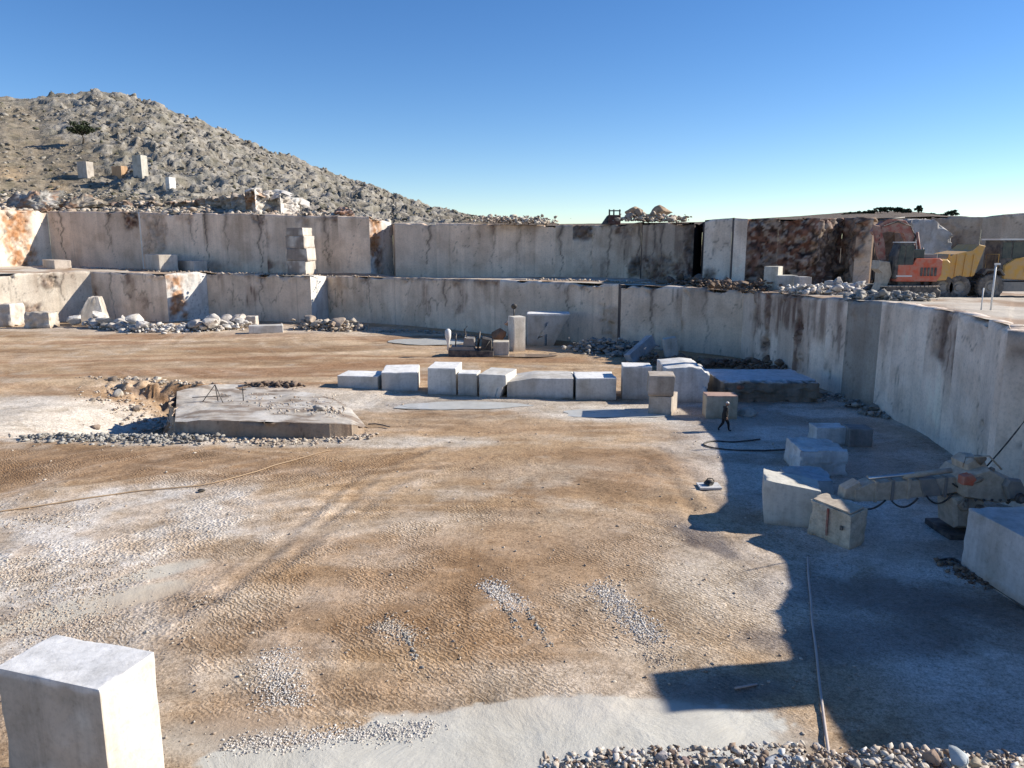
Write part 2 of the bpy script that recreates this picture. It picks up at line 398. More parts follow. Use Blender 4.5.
# ================================================================= ROCK WALLS
def wall_panel(parent, A, B, col, rough=0.0, rust=0.0, brown=0.0, seed=0, res=0.16, zones=(), lip=True, crisp=False, jag=0.0, dent=0.05, label=None, streaks=0.22, lipdark=.5):
    """one saw-cut face between plan points A and B: (X, Y, z_base, z_top); zones: (u0,u1,v0,v1,kind,amount)"""
    A = np.array(A, float); B = np.array(B, float)
    L = math.hypot(B[0] - A[0], B[1] - A[1]); H = max(A[3] - A[2], B[3] - B[2]) + 0.6
    nu = max(3, int(L / res) + 1); nv = max(3, int(H / res) + 1)
    u = np.linspace(0, 1, nu); v = np.linspace(0, 1, nv)
    U, Vv = np.meshgrid(u, v)
    zb = A[2] + (B[2] - A[2]) * U - 0.6; zt = A[3] + (B[3] - A[3]) * U
    X = A[0] + (B[0] - A[0]) * U; Y = A[1] + (B[1] - A[1]) * U; Z = zb + (zt - zb) * Vv
    n = np.array([(B[1] - A[1]), -(B[0] - A[0]), 0]) / L         # faces the pit
    P = np.stack([X.ravel(), Y.ravel(), Z.ravel()], 1); uu = U.ravel(); vv = Vv.ravel()
    q = P.copy()
    R = np.full(len(P), rough); K = np.full(len(P), rust); Bn = np.full(len(P), brown); Dk = np.zeros(len(P)); St = np.zeros(len(P)); Wh = np.zeros(len(P))
    wob = (fbm(q * 0.55, 5, 100 + seed) - 0.5); rnd_ = np.random.default_rng(700 + seed)
    for (u0, u1, v0, v1, kind, amt) in list(zones) + ([(rnd_.uniform(.2, .8), 0, rnd_.uniform(0, .5), 1, 'crack', rnd_.uniform(.4, .9))] if L > 6 and not crisp else []):
        eu = np.minimum(uu - u0, u1 - uu) * L; ev = np.minimum(vv - v0, v1 - vv) * H
        e = sstep(-0.5, 0.7, np.minimum(eu, ev) + wob * 3.0) * amt
        if kind == 'rust': K = np.maximum(K, e); R = np.maximum(R, e * .5)
        elif kind == 'brown': Bn = np.maximum(Bn, e); R = np.maximum(R, e * .8)
        elif kind == 'rough': R = np.maximum(R, e)
        elif kind == 'crack':
            lc = uu * L - u0 * L - (fbm(q * np.array([0, 0, .55]) + seed * 3 + u0 * 9, 4, 61) - .5) * 2.2 - (fbm(q * np.array([0, 0, 2.5]) + seed, 3, 62) - .5) * .35
            wd_ = .05 + .10 * amt * (vv if v1 > 0 else 1 - vv); kk_ = np.exp(-(lc / wd_) ** 2) * (vv > abs(v0)) ; Dk = np.maximum(Dk, kk_ * amt); Bn = np.maximum(Bn, np.exp(-(lc / .45) ** 2) * sstep(.4, 1, vv) * .5 * (vv > abs(v0)))
        elif kind == 'stain': St = np.maximum(St, e)
        elif kind == 'dark': Dk = np.maximum(Dk, e); R = np.maximum(R, e)
        elif kind == 'white': Wh = np.maximum(Wh, e)
    # broken lip along the rim
    lipn = sstep(0.55, 0.75, fbm(q * np.array([0.35, 0.35, 0.35]), 3, 7 + seed)) * sstep(0.86, 0.99, vv + (fbm(q * .8, 3, 9) - .5) * .25)
    R = np.maximum(R, lipn * 0.8)
    F1, F2, val = worley(q * np.array([0.75, 0.75, 0.6]) + (fbm(q * .9, 2, 3)[:, None]) * 1.1, seed + 5)
    g1, g2, val2 = worley(q * 2.1 + 7, seed + 6)
    disp = 0.07 * (fbm(q * np.array([.3, .3, .15]), 3, 200 + seed) - 0.5) + 0.05 * (fbm(q * np.array([2.2, 2.2, .12]), 3, 210 + seed) - .5)
    disp += R * ((val - 0.55) * 0.95 + (val2 - .5) * 0.4 + (fbm(q * 2.5, 3, 33) - .5) * .3 - 0.25 * np.exp(-((F2 - F1) / .09) ** 2))
    # saw joints: recessed edge lines at both ends
    je = np.minimum(uu, 1 - uu) * L
    # round the rim
    top = (1 - vv) * H
    if not crisp: disp -= 0.16 * np.exp(-(top / 0.15) ** 2)
    pin = sstep(0, 0.30, je); disp = disp * pin - dent * 1.6 * np.exp(-((je - .07) / .05) ** 2)
    P = P + n[None, :] * disp[:, None]
    if not crisp: P[:, 2] -= np.exp(-(top / 0.3) ** 2) * (0.10 + 0.35 * lipn + 0.22 * (fbm(q * 0.6, 3, 55) - .4))
    if jag: P[:, 2] -= jag * np.clip(worley(q * np.array([.7, .7, 0]), 66 + seed)[2] * 1.1 + (fbm(q * 2.2, 3, 67) - .5) * .8, 0, 1.3) * np.exp(-(top / 1.2) ** 2)
    # colours
    c = np.tile(np.array(col, float), (len(P), 1))
    c = mix(c, c * np.array([0.72, 0.70, 0.68]), sstep(0.42, 0.7, fbm(q * np.array([1.1, 1.1, .07]), 4, 300 + seed)) * streaks)
    c = mix(c, c * np.array([1.18, 1.17, 1.15]), sstep(0.5, 0.7, fbm(q * np.array([.5, .5, .12]), 4, 310 + seed)) * 0.6)
    # thin upright saw lines and drill lines where one cut met the next
    rs_ = np.random.default_rng(900 + seed); pos_ = 0.0; ul_ = uu * L
    while True:
        pos_ += rs_.uniform(1.5, 6.5)
        if pos_ > L - .4: break
        st = rs_.uniform(.1, .75); wv_ = (fbm(q * np.array([0, 0, .5]) + seed + pos_, 2, 12) - .5) * .12
        ln_ = np.exp(-((ul_ - pos_ - wv_) / .07) ** 2) * st; disp_extra = ln_ * .04
        P = P - n[None, :] * disp_extra[:, None]; c = mix(c, c * .55, ln_ * .8)
        side_ = (ul_ > pos_) * rs_.uniform(-.09, .09); c = c * (1 + side_)[:, None]
    c = mix(c, c * np.array([.80, .76, .72]), sstep(.5, .68, fbm(q * .45, 4, 355 + seed)) * .6)
    # brown staining that runs down from the soil above
    drip = sstep(0.50, 0.72, fbm(q * np.array([.7, .7, .05]), 4, 320 + seed)) * sstep(0.35, 1.0, vv)
    c = mix(c, np.array([.30, .20, .14]), drip * lipdark)
    c = mix(c, c * np.array([.55, .5, .46]), R * .35 * sstep(.4, .7, val2))
    sn = sstep(.42, .58, fbm(q * np.array([1.6, 1.6, .16]), 5, 325 + seed)) * sstep(.3, .5, fbm(q * .7, 4, 326 + seed)); c = mix(c, np.array([.20, .125, .09]), St * sn * .9); c = mix(c, np.array([.42, .26, .17]), St * (1 - sn) * .35)
    K = K * sstep(0.25, 0.6, fbm(q * 1.1, 4, 330 + seed)); c = mix(c, mix(RUST, RUST * np.array([1.25, 1.5, 1.9]), sstep(.4, .6, fbm(q * 2.0, 3, 331))), np.clip(K, 0, 1))
    Bn = Bn * sstep(0.22, 0.5, fbm(q * .9, 4, 340 + seed)); c = mix(c, mix(BROWN, BROWN * 1.9, sstep(.35, .7, val2)), np.clip(Bn, 0, 1))
    c = mix(c, DARK, np.clip(Dk, 0, 1) * .85); c = mix(c, WHITE, np.clip(Wh, 0, 1))
    e1 = np.clip((F2 - F1) / .3, 0, 1); rr_ = np.clip(R * 1.2, 0, 1) * np.clip(Bn + .3, 0, 1)
    c = mix(c, c * (.55 + 1.0 * val2[:, None]), rr_ * .8); c = mix(c, c * .45, rr_ * (1 - e1) * .6); c = mix(c, np.array([.20, .085, .06]), rr_ * sstep(.45, .6, fbm(q * np.array([.8, .8, .3]), 4, 361)) * .7)  # clefts and facets toned by colour to stand in for relief shading
    sp_ = fbm(q * 2.4, 4, 371); c = mix(c, np.array([.03, .022, .02]), rr_ * sstep(.53, .62, sp_) * .85); c = mix(c, np.array([.50, .42, .35]), rr_ * sstep(.60, .68, fbm(q * 3.0 + 9, 4, 372)) * .8)
    c = mix(c, np.array([.42, .34, .27]), rr_ * (fbm(q * 1.7, 4, 360) > .60) * .7)
    # fine dark fissures
    fz_ = np.abs(fbm(q * np.array([.28, .28, .10]) + 50, 4, 350 + seed) - .5); c = mix(c, c * .35, np.exp(-(fz_ / .0035) ** 2) * .75)
    Fa = gridf(nv, nu)
    V = P
    if lip:                                                     # turn the rim back over the bench
        last = P[-nu:]; r1 = last - n * 0.5 + np.array([0, 0, .02]); r2 = last - n * 1.6; r2[:, 2] = last[:, 2] - 0.35
        r1[:, 2] += (fbm(r1 * 1.5, 3, 5) - .5) * .12
        base = len(V); V = np.concatenate([V, r1, r2]); c = np.concatenate([c, c[-nu:] * .95 + .03, c[-nu:]])
        i0 = np.arange(nu - 1)
        Fa = np.concatenate([Fa, np.stack([base - nu + i0, base - nu + i0 + 1, base + i0 + 1, base + i0], 1),
                             np.stack([base + i0, base + i0 + 1, base + nu + i0 + 1, base + nu + i0], 1)])
    ctr = np.array([*parent.location])
    me = mesh('rock_panel', V - ctr, Fa, M_WALL, c)
    o = ob('rock_panel', me, parent)
    if label: o['label'] = label
    return o

def wp(x, yb, yt, D=None):
    """a wall vertex surveyed from its base and rim; D given where the base is hidden"""
    if D is None:
        b = g(x, yb); D_ = b[1]; zb = 0
    else:
        D_ = D; b = at(x, yb, D); zb = b[2]
    return (b[0], D_, zb, at(x, yt, D_)[2])

# ---- lower wall
def wd(x, D, yt): p = at(x, yt, D); return (p[0], D, 0.0, p[2])
W1 = [wd(-190, 91, 276), wd(-40, 97, 274), wd(90, 107.5, 270.5), wd(165, 104.5, 273), wd(206, 109, 271), wd(217, 108.5, 272.5), wd(310, 103, 275), wd(327, 107, 275),
      wd(400, 100.5, 277), wd(500, 90, 279), wp(617, 345, 283), wp(619, 349, 284), wp(680, 351, 286), wp(740, 358, 290)]
W1[11] = (W1[10][0] + .1, W1[10][1] - 1.4, 0, 6.65)
wl = empty('quarry_wall', (W1[6][0], W1[6][1], 0), 'lower saw-cut stone wall running along the back of the quarry floor', 'rock wall')
CA = CREAM * .96
specs1 = [dict(col=CA, zones=[(.2, .75, .2, .95, 'rust', .3)]), dict(col=CREAM * 1.08, zones=[(.55, .72, .72, 1, 'brown', .7), (.3, .55, .05, .4, 'brown', .6), (.0, .3, .1, .5, 'rough', .5)]),
          dict(col=GREY * 1.02, zones=[(.45, .55, .45, 1.1, 'stain', .9), (.0, .1, .3, .8, 'brown', .7), (.6, .7, .1, .5, 'stain', .8)], streaks=.5),
          dict(col=WHITE * .95, zones=[(0, .42, .1, 1, 'rust', .95), (.45, .65, .6, 1, 'rust', .4), (.35, .6, .0, .25, 'rough', .6)]),
          dict(col=GREY), dict(col=GREY * 1.0, zones=[(.31, .38, .35, 1.1, 'stain', 1), (.0, 1, .94, 1, 'brown', .5)]),
          dict(col=WHITE * .98, zones=[(.85, 1, .1, .9, 'rough', .3)]),
          dict(col=GREY * 1.05, zones=[(0, .25, .3, 1, 'rust', .2), (.3, .6, .4, .7, 'brown', .12)]),
          dict(col=GREY * 1.0, zones=[(0, 1, .93, 1.02, 'brown', .55), (.24, .31, .3, .9, 'stain', .8), (.6, .72, .4, 1.1, 'stain', .7)]),
          dict(col=GREY * .98, zones=[(0, 1, .95, 1.02, 'white', .5), (.9, 1.0, 0, .6, 'dark', .35)]),
          dict(col=DARK * 2), dict(col=GREY * 1.02, zones=[(.1, .5, 0, .15, 'rust', .6), (0, 1, .94, 1.05, 'white', .3), (.8, .98, .0, .4, 'dark', .25)]),
          dict(col=GREY * .95, zones=[(0, 1, .94, 1.05, 'rough', .5), (.0, .03, .0, .5, 'dark', .7)])]
lower_labels = {3: 'sunlit corner panel with a rust-coloured broken stripe', 6: 'narrow bright sunlit corner panel'}
for i, (a, b) in enumerate(zip(W1[:-1], W1[1:])):
    wall_panel(wl, a, b, seed=i, label=lower_labels.get(i), **specs1[i])

# ---- right wall, running towards the viewer; it throws the long shadow over the floor
def rim(sx, sy, z=7.5):
    L = z / math.tan(SUN_EL); return (sx + L * math.cos(SUN_AZ), sy + L * math.sin(SUN_AZ), 0, z)
WR = [W1[-1], (22.1, 68.6, 0, 6.6), (23.0, 65.4, 0, 6.75), (23.3, 62.0, 0, 6.8), (22.9, 61.4, 0, 6.85), (23.6, 56.9, 0, 6.95), (24.0, 53.2, 0, 7.1), (23.2, 52.6, 0, 7.15),
      (23.9, 49.2, 0, 7.3), (23.9, 47.4, 0, 7.35), (23.9, 43.6, 0, 7.4)]
for s_ in [(10.3, 37.3), (9.6, 33.6), (8.9, 31.0), (7.8, 29.8), (7.7, 29.2), (8.2, 28.2), (9.2, 27.4), (9.4, 25.5), (8.7, 22.8), (7.8, 21.5), (7.4, 19.9), (7.15, 18.6), (7.1, 14.8), (7.1, 8.0), (7.0, 0.0), (7.0, -8)]:
    WR.append(rim(*s_))
wr = empty('quarry_wall', (23.5, 50, 0), 'tall shaded stone wall with vertical cuts closing the right side of the quarry', 'rock wall')
LG = np.array([.88, .735, .595])
rs = [dict(col=LG * .85, zones=[(.6, 1.1, .1, 1.1, 'stain', .8), (.75, 1, .0, 1.1, 'brown', .6)]), dict(col=LG * .95, zones=[(-.1, 1.1, .5, 1.1, 'stain', 1), (.3, .6, .0, 1.1, 'brown', .8)]),
      dict(col=LG * .8, zones=[(-.1, 1.1, .6, 1.1, 'stain', 1)]), dict(col=DARK * 2),
      dict(col=LG, zones=[(-.1, .5, .15, 1.1, 'stain', 1.0), (.0, .2, .1, 1.1, 'brown', .7), (.5, 1.1, .6, 1.1, 'stain', .9)]), dict(col=LG * 1.05, zones=[(.1, .8, .3, 1.1, 'stain', .8)]), dict(col=BROWN * 1.6),
      dict(col=np.array([.40, .35, .29]), zones=[(0, 1, .8, 1, 'rough', .3)]), dict(col=LG * 1.03, zones=[(.2, .9, .3, .7, 'stain', .5)]),
      dict(col=LG * 1.08, zones=[(.1, .5, .1, .6, 'stain', .5)]), dict(col=LG * 1.1, zones=[(-.1, 1.1, .62, 1.1, 'stain', 1.0), (.2, .8, .66, 1, 'brown', .3)])]
for i, (a, b) in enumerate(zip(WR[:-1], WR[1:])):
    kw = rs[i] if i < len(rs) else dict(col=LG * (1.06 + .04 * math.sin(i * 2)), zones=[(0, 1, .84, 1, 'brown', .35 if i % 2 else .0), (.3, .5, .3, .5, 'dark', .2)])
    wall_panel(wr, a, b, seed=20 + i, res=.16 if i < 14 else .3, **kw)

# ---- upper wall (stands on the bench)
def w2(x, yb, yt, D): return wp(x, yb, yt, D)
U1 = [w2(-260, 270, 208, 112), w2(-25, 267, 208, 112), w2(53, 265, 210, 123), w2(143, 269, 211, 120), w2(144.5, 269, 211, 119.5), w2(172, 271, 212, 118), w2(206, 271, 212, 116.5), w2(268, 273, 213, 114),
      w2(290, 273, 214, 113.5), w2(340, 273, 215, 111.5), w2(371, 273, 216, 110.5), w2(394, 276, 222, 115), w2(396, 277, 222, 110)]
ul = empty('quarry_wall', (U1[6][0], U1[6][1], 6), 'upper stone wall below the rocky hillside, cut in tall pinkish grey panels', 'rock wall')
PK = np.array([.86, .665, .50])
us = [dict(col=CREAM), dict(col=CREAM * 1.12, zones=[(.42, .8, 0, 1, 'rust', 1.0)]), dict(col=PK, zones=[(.14, 0, .1, 1, 'crack', 1), (.85, .97, .75, 1, 'brown', .9)]), dict(col=WHITE, zones=[]),
      dict(col=PK * .95, zones=[(.1, 1, .35, 1, 'brown', .35)]), dict(col=PK * 1.1, zones=[(.2, .7, .85, 1, 'rust', .6)]),
      dict(col=PK * 1.02, zones=[(.8, 1, 0.8, 1, 'brown', .5), (.05, 0, .05, 1, 'crack', 1), (.9, 0, .02, 1, 'crack', 1), (.1, .6, .0, .2, 'rust', .25)]),
      dict(col=PK * 1.05, zones=[(.0, .08, .0, .9, 'brown', .8), (.2, .8, .0, .2, 'rust', .3)]), dict(col=PK * 1.0, zones=[(.2, 1, .88, 1, 'brown', .5)]),
      dict(col=PK * 1.08, zones=[(.6, .75, .2, .6, 'dark', .1)]),
      dict(col=WHITE * .97, zones=[(0, .45, .2, 1.0, 'rust', 1.0), (.1, .6, 0, .5, 'brown', .5)]), dict(col=PK * .7)]
for i, (a, b) in enumerate(zip(U1[:-1], U1[1:])):
    wall_panel(ul, a, b, seed=50 + i, res=.18, **us[i])
U2 = [U1[-1], w2(437, 277.5, 222, 108.5), w2(555, 277, 224, 103.5), w2(572, 277, 224, 102.5), w2(592, 277, 225, 101.5), w2(640, 279, 221, 97), w2(641, 279, 221, 96), w2(692, 282, 221, 90), w2(700, 284, 222, 93)]
uc = empty('quarry_wall', (U2[2][0], U2[2][1], 6), 'plain smooth upper stone wall in the middle, between the hillside and the brown rugged rock', 'rock wall')
uz = [dict(col=PK * .92), dict(col=PK * .95, zones=[(.7, 0, .3, 1, 'crack', .5)]), dict(col=GREY * .92, zones=[(.3, 0, .0, 1, 'crack', .9), (0, 1, .7, 1.1, 'stain', .6)]), dict(col=GREY * .95, zones=[(-.1, 1.1, .72, 1.1, 'dark', .85), (.1, 1, .0, .5, 'stain', .5)]),  # dark top zone paints the shade of a notch that has no geometry
      dict(col=GREY * .95, zones=[(.80, 1.05, .10, .45, 'dark', .9), (.96, 0, 0, 1, 'crack', 1), (.4, .9, .75, 1.1, 'brown', .6), (-.1, .5, -.1, .45, 'stain', .7), (.35, 0, 0, 1, 'crack', .8), (.5, 1.1, .3, .8, 'stain', .5)]), dict(col=DARK), 
      dict(col=GREY * .75, zones=[(-.1, 1.1, -.1, .38, 'brown', .7), (-.1, .6, .34, .42, 'dark', .6), (.88, 1.1, -.1, 1.1, 'dark', .8), (.4, 0, .3, 1, 'crack', .9), (-.1, 1, .4, 1.1, 'stain', .7)]), dict(col=DARK)]
for i, (a, b) in enumerate(zip(U2[:-1], U2[1:])):
    wall_panel(uc, a, b, seed=70 + i, res=.18, **uz[i])
U3 = [U2[-1], w2(702, 284, 219, 85), w2(729, 286, 217, 83), w2(731, 286, 217, 82), w2(744, 286, 218, 81), w2(775, 286, 217, 80.5), w2(815, 286, 217, 79), w2(838, 286, 217, 82), w2(852, 286, 216, 78), w2(868, 286, 217, 77),
      w2(872, 286, 216, 86), w2(925, 284, 214, 86), w2(975, 284, 216, 84), w2(995, 284, 213, 82), w2(1030, 284, 211, 81), w2(1100, 284, 205, 78), w2(1350, 284, 190, 70)]
ur = empty('quarry_wall', (U3[5][0], U3[5][1], 6), 'upper right rock wall, broken and dark brown, behind the excavator', 'rock wall')
u3 = [dict(col=DARK), dict(col=LG * .95, zones=[(0, .3, 0, .3, 'brown', .9)]), dict(col=DARK * 2), dict(col=LG * 1.15, zones=[(0, .5, 0, 1, 'dark', .15)]),
      dict(col=BROWN * 1.5, rough=.8, brown=.9), dict(col=BROWN * 1.6, rough=.95, brown=.85), dict(col=DARK * 1.6, rough=.7, brown=.5),
      dict(col=BROWN * 1.8, rough=.6, brown=.6), dict(col=GREY * .8, rough=.2, zones=[(0, .6, .5, 1, 'brown', .9)]), dict(col=BROWN), dict(col=GREY * .62, rough=.4, brown=.3), dict(col=GREY * .66, rough=.15, zones=[(.3, .6, .2, .9, 'brown', .4)]),
      dict(col=GREY * .66), dict(col=GREY * .85), dict(col=GREY * .8), dict(col=GREY * .8)]
for i, (a, b) in enumerate(zip(U3[:-1], U3[1:])):
    wall_panel(ur, a, b, seed=90 + i, res=.18, lipdark=.6, **u3[i])
UP = U1 + U2[1:] + U3[1:]
LOW = W1 + WR[1:]
# ---- low broken ledge above the left upper wall
def we(x, D, yt): p = at(x, 214, D); return (p[0], D, p[2] - 1.0, at(x, yt, D)[2])
U4 = [we(88, 131, 208), we(112, 128, 201), we(150, 127, 199), we(176, 126.5, 198), (0, 0, 0, 0), we(206, 123.5, 193), we(232, 121.5, 190), we(246, 120.5, 189), we(256, 117.5, 187), we(276, 122.5, 186), we(281, 120.5, 190), we(299, 126, 197), we(302, 125.5, 204), we(312, 128, 212)]
del U4[4]
ut = empty('rock_wall', (U4[5][0], U4[5][1], U4[5][2]), 'low broken ledge above the left upper wall, pinkish white with rust and a bright white torn end', 'rock ledge')
u4 = [dict(col=GREY * .7, brown=.4), dict(col=GREY * .6, brown=.6, zones=[(.3, .8, 0, .8, 'dark', .8)]), dict(col=GREY * .7, brown=.4, zones=[(.2, .8, 0, .9, 'dark', .8)]), dict(col=PK * .8, zones=[(.5, .9, 0, .9, 'dark', .7)]), dict(col=CREAM * 1.05, zones=[(0, .3, 0, 1, 'dark', .4)]),  # dark zones paint black shadows onto the ledge
      dict(col=CREAM * 1.1), dict(col=CREAM, rust=1.0), dict(col=WHITE, zones=[(0, .25, 0, .4, 'rust', .8)]), dict(col=WHITE), dict(col=WHITE, zones=[(0, 1, 0, .3, 'rust', .9)]), dict(col=WHITE), dict(col=WHITE * .9)]
for i, (a, b) in enumerate(zip(U4[:-1], U4[1:])):
    kw = dict(u4[i]); kw.setdefault('rough', 1.3); wall_panel(ut, a, b, seed=170 + i, res=.16, jag=1.0, lipdark=.2, **kw)

def polar(poly, th):
    """radius and values (zb, zt) of the polyline where it crosses azimuth th (nearest crossing)"""
    R = np.full(len(th), np.nan); Zb = R.copy(); Zt = R.copy()
    for a, b in zip(poly[:-1], poly[1:]):
        ta = math.atan2(a[0], a[1]); tb = math.atan2(b[0], b[1])
        lo, hi = min(ta, tb), max(ta, tb)
        m = (th >= lo - 1e-6) & (th <= hi + 1e-6)
        if not m.any() or hi - lo < 1e-6: continue
        dx, dy = b[0] - a[0], b[1] - a[1]
        s, c_ = np.sin(th[m]), np.cos(th[m])
        det = dx * c_ - dy * s
        t = -(a[0] * c_ - a[1] * s) / det; t = np.clip(t, 0, 1)
        r = np.hypot(a[0] + dx * t, a[1] + dy * t)
        zb = a[2] + (b[2] - a[2]) * t; zt = a[3] + (b[3] - a[3]) * t
        cur = R[m]; better = np.isnan(cur) | (r > cur)
        idx = np.where(m)[0][better]; R[idx] = r[better]; Zb[idx] = zb[better]; Zt[idx] = zt[better]
    return R, Zb, Zt

# ---- bench between the two walls
def bench_z(P, zr, zw, f): return zr - 0.30 + (zw - zr + 0.30) * f
def bench_surf(P):
    P = np.atleast_2d(P); th = np.arctan2(P[:, 0], P[:, 1]); R1, _, Z1 = polar(LOW, th)
    th2 = np.clip(th, math.atan2(UP[0][0], UP[0][1]) + .001, math.atan2(UP[-1][0], UP[-1][1]) - .001); R2, Z2, _ = polar(UP, th2); R2 = np.maximum(R2, R1 + 1)
    f = np.clip((np.hypot(P[:, 0], P[:, 1]) - R1 - .45) / (R2 + .55 - R1), 0, 1); return Z1 - .14 + (Z2 - Z1 + .14) * f
def bench_z_px(x, y):
    z = 6.7
    for _ in range(6): z = .5 * z + .5 * float(bench_surf(g(x, y, z))[0])
    return z
def build_bench():
    nth = 900; nrr = 60
    th = np.linspace(math.atan2(W1[0][0], W1[0][1]) + .002, math.atan2(WR[-3][0], WR[-3][1]) - .01, nth)
    R1, _, Z1 = polar(LOW, th)
    tU0, tU1 = math.atan2(UP[0][0], UP[0][1]), math.atan2(UP[-1][0], UP[-1][1])
    R2, Z2, _ = polar(UP, np.clip(th, tU0 + .001, tU1 - .001))
    over = th > tU1
    R2 = np.where(over, R2[-1] if False else R2, R2)
    R2 = np.maximum(R2, R1 + 1)
    f = np.linspace(0, 1, nrr) ** 1.2
    Rr = (R1 + 0.25)[None, :] + ((R2 + 1.0 - R1 - .25)[None, :]) * f[:, None]
    X = Rr * np.sin(th); Y = Rr * np.cos(th)
    zw = np.where(over, Z1, Z2)
    Z = (Z1 - .14)[None, :] + (zw - Z1 + .14)[None, :] * f[:, None]
    P = np.stack([X.ravel(), Y.ravel(), Z.ravel()], 1)
    P[:, 2] += (fbm(P * .5, 4, 401) - .5) * .18
    c = mix(PALE, np.array([.40, .28, .19]), sstep(.45, .65, fbm(P * np.array([.25, .25, .2]), 4, 402)))
    tag(ob('bench_ground', mesh('bench_ground', P, gridf(nrr, nth), M_BENCH, c, True)), kind='structure')
build_bench()

# ================================================================= HILL AND LAND ABOVE THE WALLS
SKY = np.array([(-420, 150), (-250, 118), (-100, 100), (0, 95), (30, 97), (60, 94), (85, 93), (100, 90), (118, 91), (135, 95), (150, 99), (175, 110), (200, 120), (240, 138), (270, 150), (300, 160), (350, 179), (400, 196), (440, 208),
                (470, 215), (500, 219), (560, 224), (700, 222), (800, 216), (850, 212), (900, 211), (920, 212), (960, 217), (1000, 217), (1100, 216), (1500, 214)], float)
def thx(x, y=240):
    a, b, c_ = ray(x, y); return math.atan2(a, b)
SKT = np.array([thx(x, y) for x, y in SKY]); SKS = np.array([ray(x, y)[2] / ray(x, y)[1] * 1.0 for x, y in SKY]) * np.cos(SKT)   # tangent of elevation
KN = [0.0, .12, .2, .24, .30, .38, 1.0]
def land_height(th, R, R2, Z2):
    """height along azimuth th at radius R beyond the upper wall (radius R2, rim height Z2)"""
    left = 1 - sstep(thx(430), thx(520), th)
    Rs = np.interp(th, [thx(-420), thx(120), thx(480), thx(520), thx(1500)], [300, 300, 215, 230, 260])
    sk = np.interp(th, SKT, SKS); zs = CAMH + Rs * sk
    f = np.clip((R - R2) / (Rs - R2), 0, None)
    prof = np.interp(f, [0, .02, .08, .10, .24, .27, .55, 1.0, 1.25, 3], [0, .015, .055, .085, .12, .14, .50, 1.0, .93, .2])
    z = Z2 + (zs - Z2) * prof
    flat = Z2 + (zs - Z2) * np.interp(f, [0, 1, 3], [0, 1, .9])
    return z * left + flat * (1 - left)
def build_hill():
    nth, nrr = 900, 330
    th = np.linspace(math.atan2(UP[0][0], UP[0][1]) + .002, math.atan2(UP[-1][0], UP[-1][1]) - .002, nth)
    R2, _, Z2 = polar(UP, th)
    f = np.linspace(0, 1, nrr)
    Rr = (R2 + .3)[None, :] * (520 / R2)[None, :] ** (f[:, None] ** 1.15)
    T = np.repeat(th[None, :], nrr, 0)
    Z = land_height(T.ravel(), Rr.ravel(), np.repeat(R2[None, :], nrr, 0).ravel(), np.repeat(Z2[None, :] - .25, nrr, 0).ravel())
    P = np.stack([(Rr * np.sin(T)).ravel(), (Rr * np.cos(T)).ravel(), Z], 1)
    rr = Rr.ravel(); left = 1 - sstep(thx(440), thx(500), T.ravel())
    q = np.c_[P[:, :2], P[:, 2] * .5]
    # rock outcrop strength: strongest on the summit and the flank to its right, weaker on the smooth grassy left
    tt = T.ravel()
    crag = sstep(thx(60), thx(150), tt + (fbm(q * .03, 3, 3) - .5) * .15 + (Z - 35) * .0035) * .9 + .25
    crag = np.clip(crag, 0.15, 1) * left
    near = sstep(0, 1, (rr - np.repeat(R2[None, :], nrr, 0).ravel()) / 12)
    F1, F2, v1 = worley(q * .22 + fbm(q * .2, 2, 4)[:, None] * .8, 501); G1, G2, v2 = worley(q * .55, 511)
    rg = 1 - np.abs(fbm(q * .09, 5, 520) * 2 - 1)
    d = crag * ((v1 - .6) * 1.3 + (v2 - .5) * .8 + (rg - .8) * 4.0) + (fbm(q * .35, 4, 530) - .5) * 1.0 * (left * .8 + .2)
    P[:, 2] += (d - .6 * left) * (near * .85 + .15 * left)
    c = mix(np.array([.24, .21, .165]), np.array([.36, .33, .28]), sstep(.3, .7, v2))
    c = mix(c, np.array([.27, .215, .145]), (1 - sstep(.15, .8, crag)) * .75)
    c = mix(c, np.array([.07, .075, .045]), sstep(.50, .62, fbm(q * .45, 5, 540)) * .35)
    c = mix(c, np.array([.40, .27, .16]), sstep(.55, .7, fbm(q * np.array([.05, .05, .05]), 4, 541)) * (rr < 165) * .8)
    c = mix(c, np.array([.46, .33, .20]), sstep(thx(85), thx(50), tt) * np.exp(-((rr - 185) / 16) ** 2) * sstep(.4, .6, fbm(q * .12, 4, 543)) * .9)
    c = mix(c, np.array([.17, .13, .095]), 1 - left)
    tag(ob('hill', mesh('hill', P, gridf(nrr, nth), M_HILL, c)), kind='structure')
    return P.reshape(nrr, nth, 3), th
HILL, HTH = build_hill()
def hill_at(x, y):
    """where the sight line through (x, y) meets the hillside"""
    a, b, c_ = ray(x, y); t = math.atan2(a, b); j = int(np.argmin(np.abs(HTH - t)))
    colm = HILL[:, j]; el = (colm[:, 2] - CAMH) / np.hypot(colm[:, 0], colm[:, 1]); tgt = c_ / math.hypot(a, b)
    m = np.where(el >= tgt)[0]
    return colm[m[0]] if len(m) else colm[np.argmax(el)]
# wide land to the horizon, all around
gp = []; R_ = [0, 60, 200, 600, 1500, 4000]
for r in R_:
    for k in range(48): gp.append((r * math.cos(k * math.pi / 24), r * math.sin(k * math.pi / 24), -4 - r * .002))
gf = [(i * 48 + k, i * 48 + (k + 1) % 48, (i + 1) * 48 + (k + 1) % 48, (i + 1) * 48 + k) for i in range(5) for k in range(48)]
gp = np.array(gp); tag(ob('terrain', mesh('terrain', gp, gf, M_BENCH, np.tile(np.array([.36, .30, .23]), (len(gp), 1)))), kind='structure')

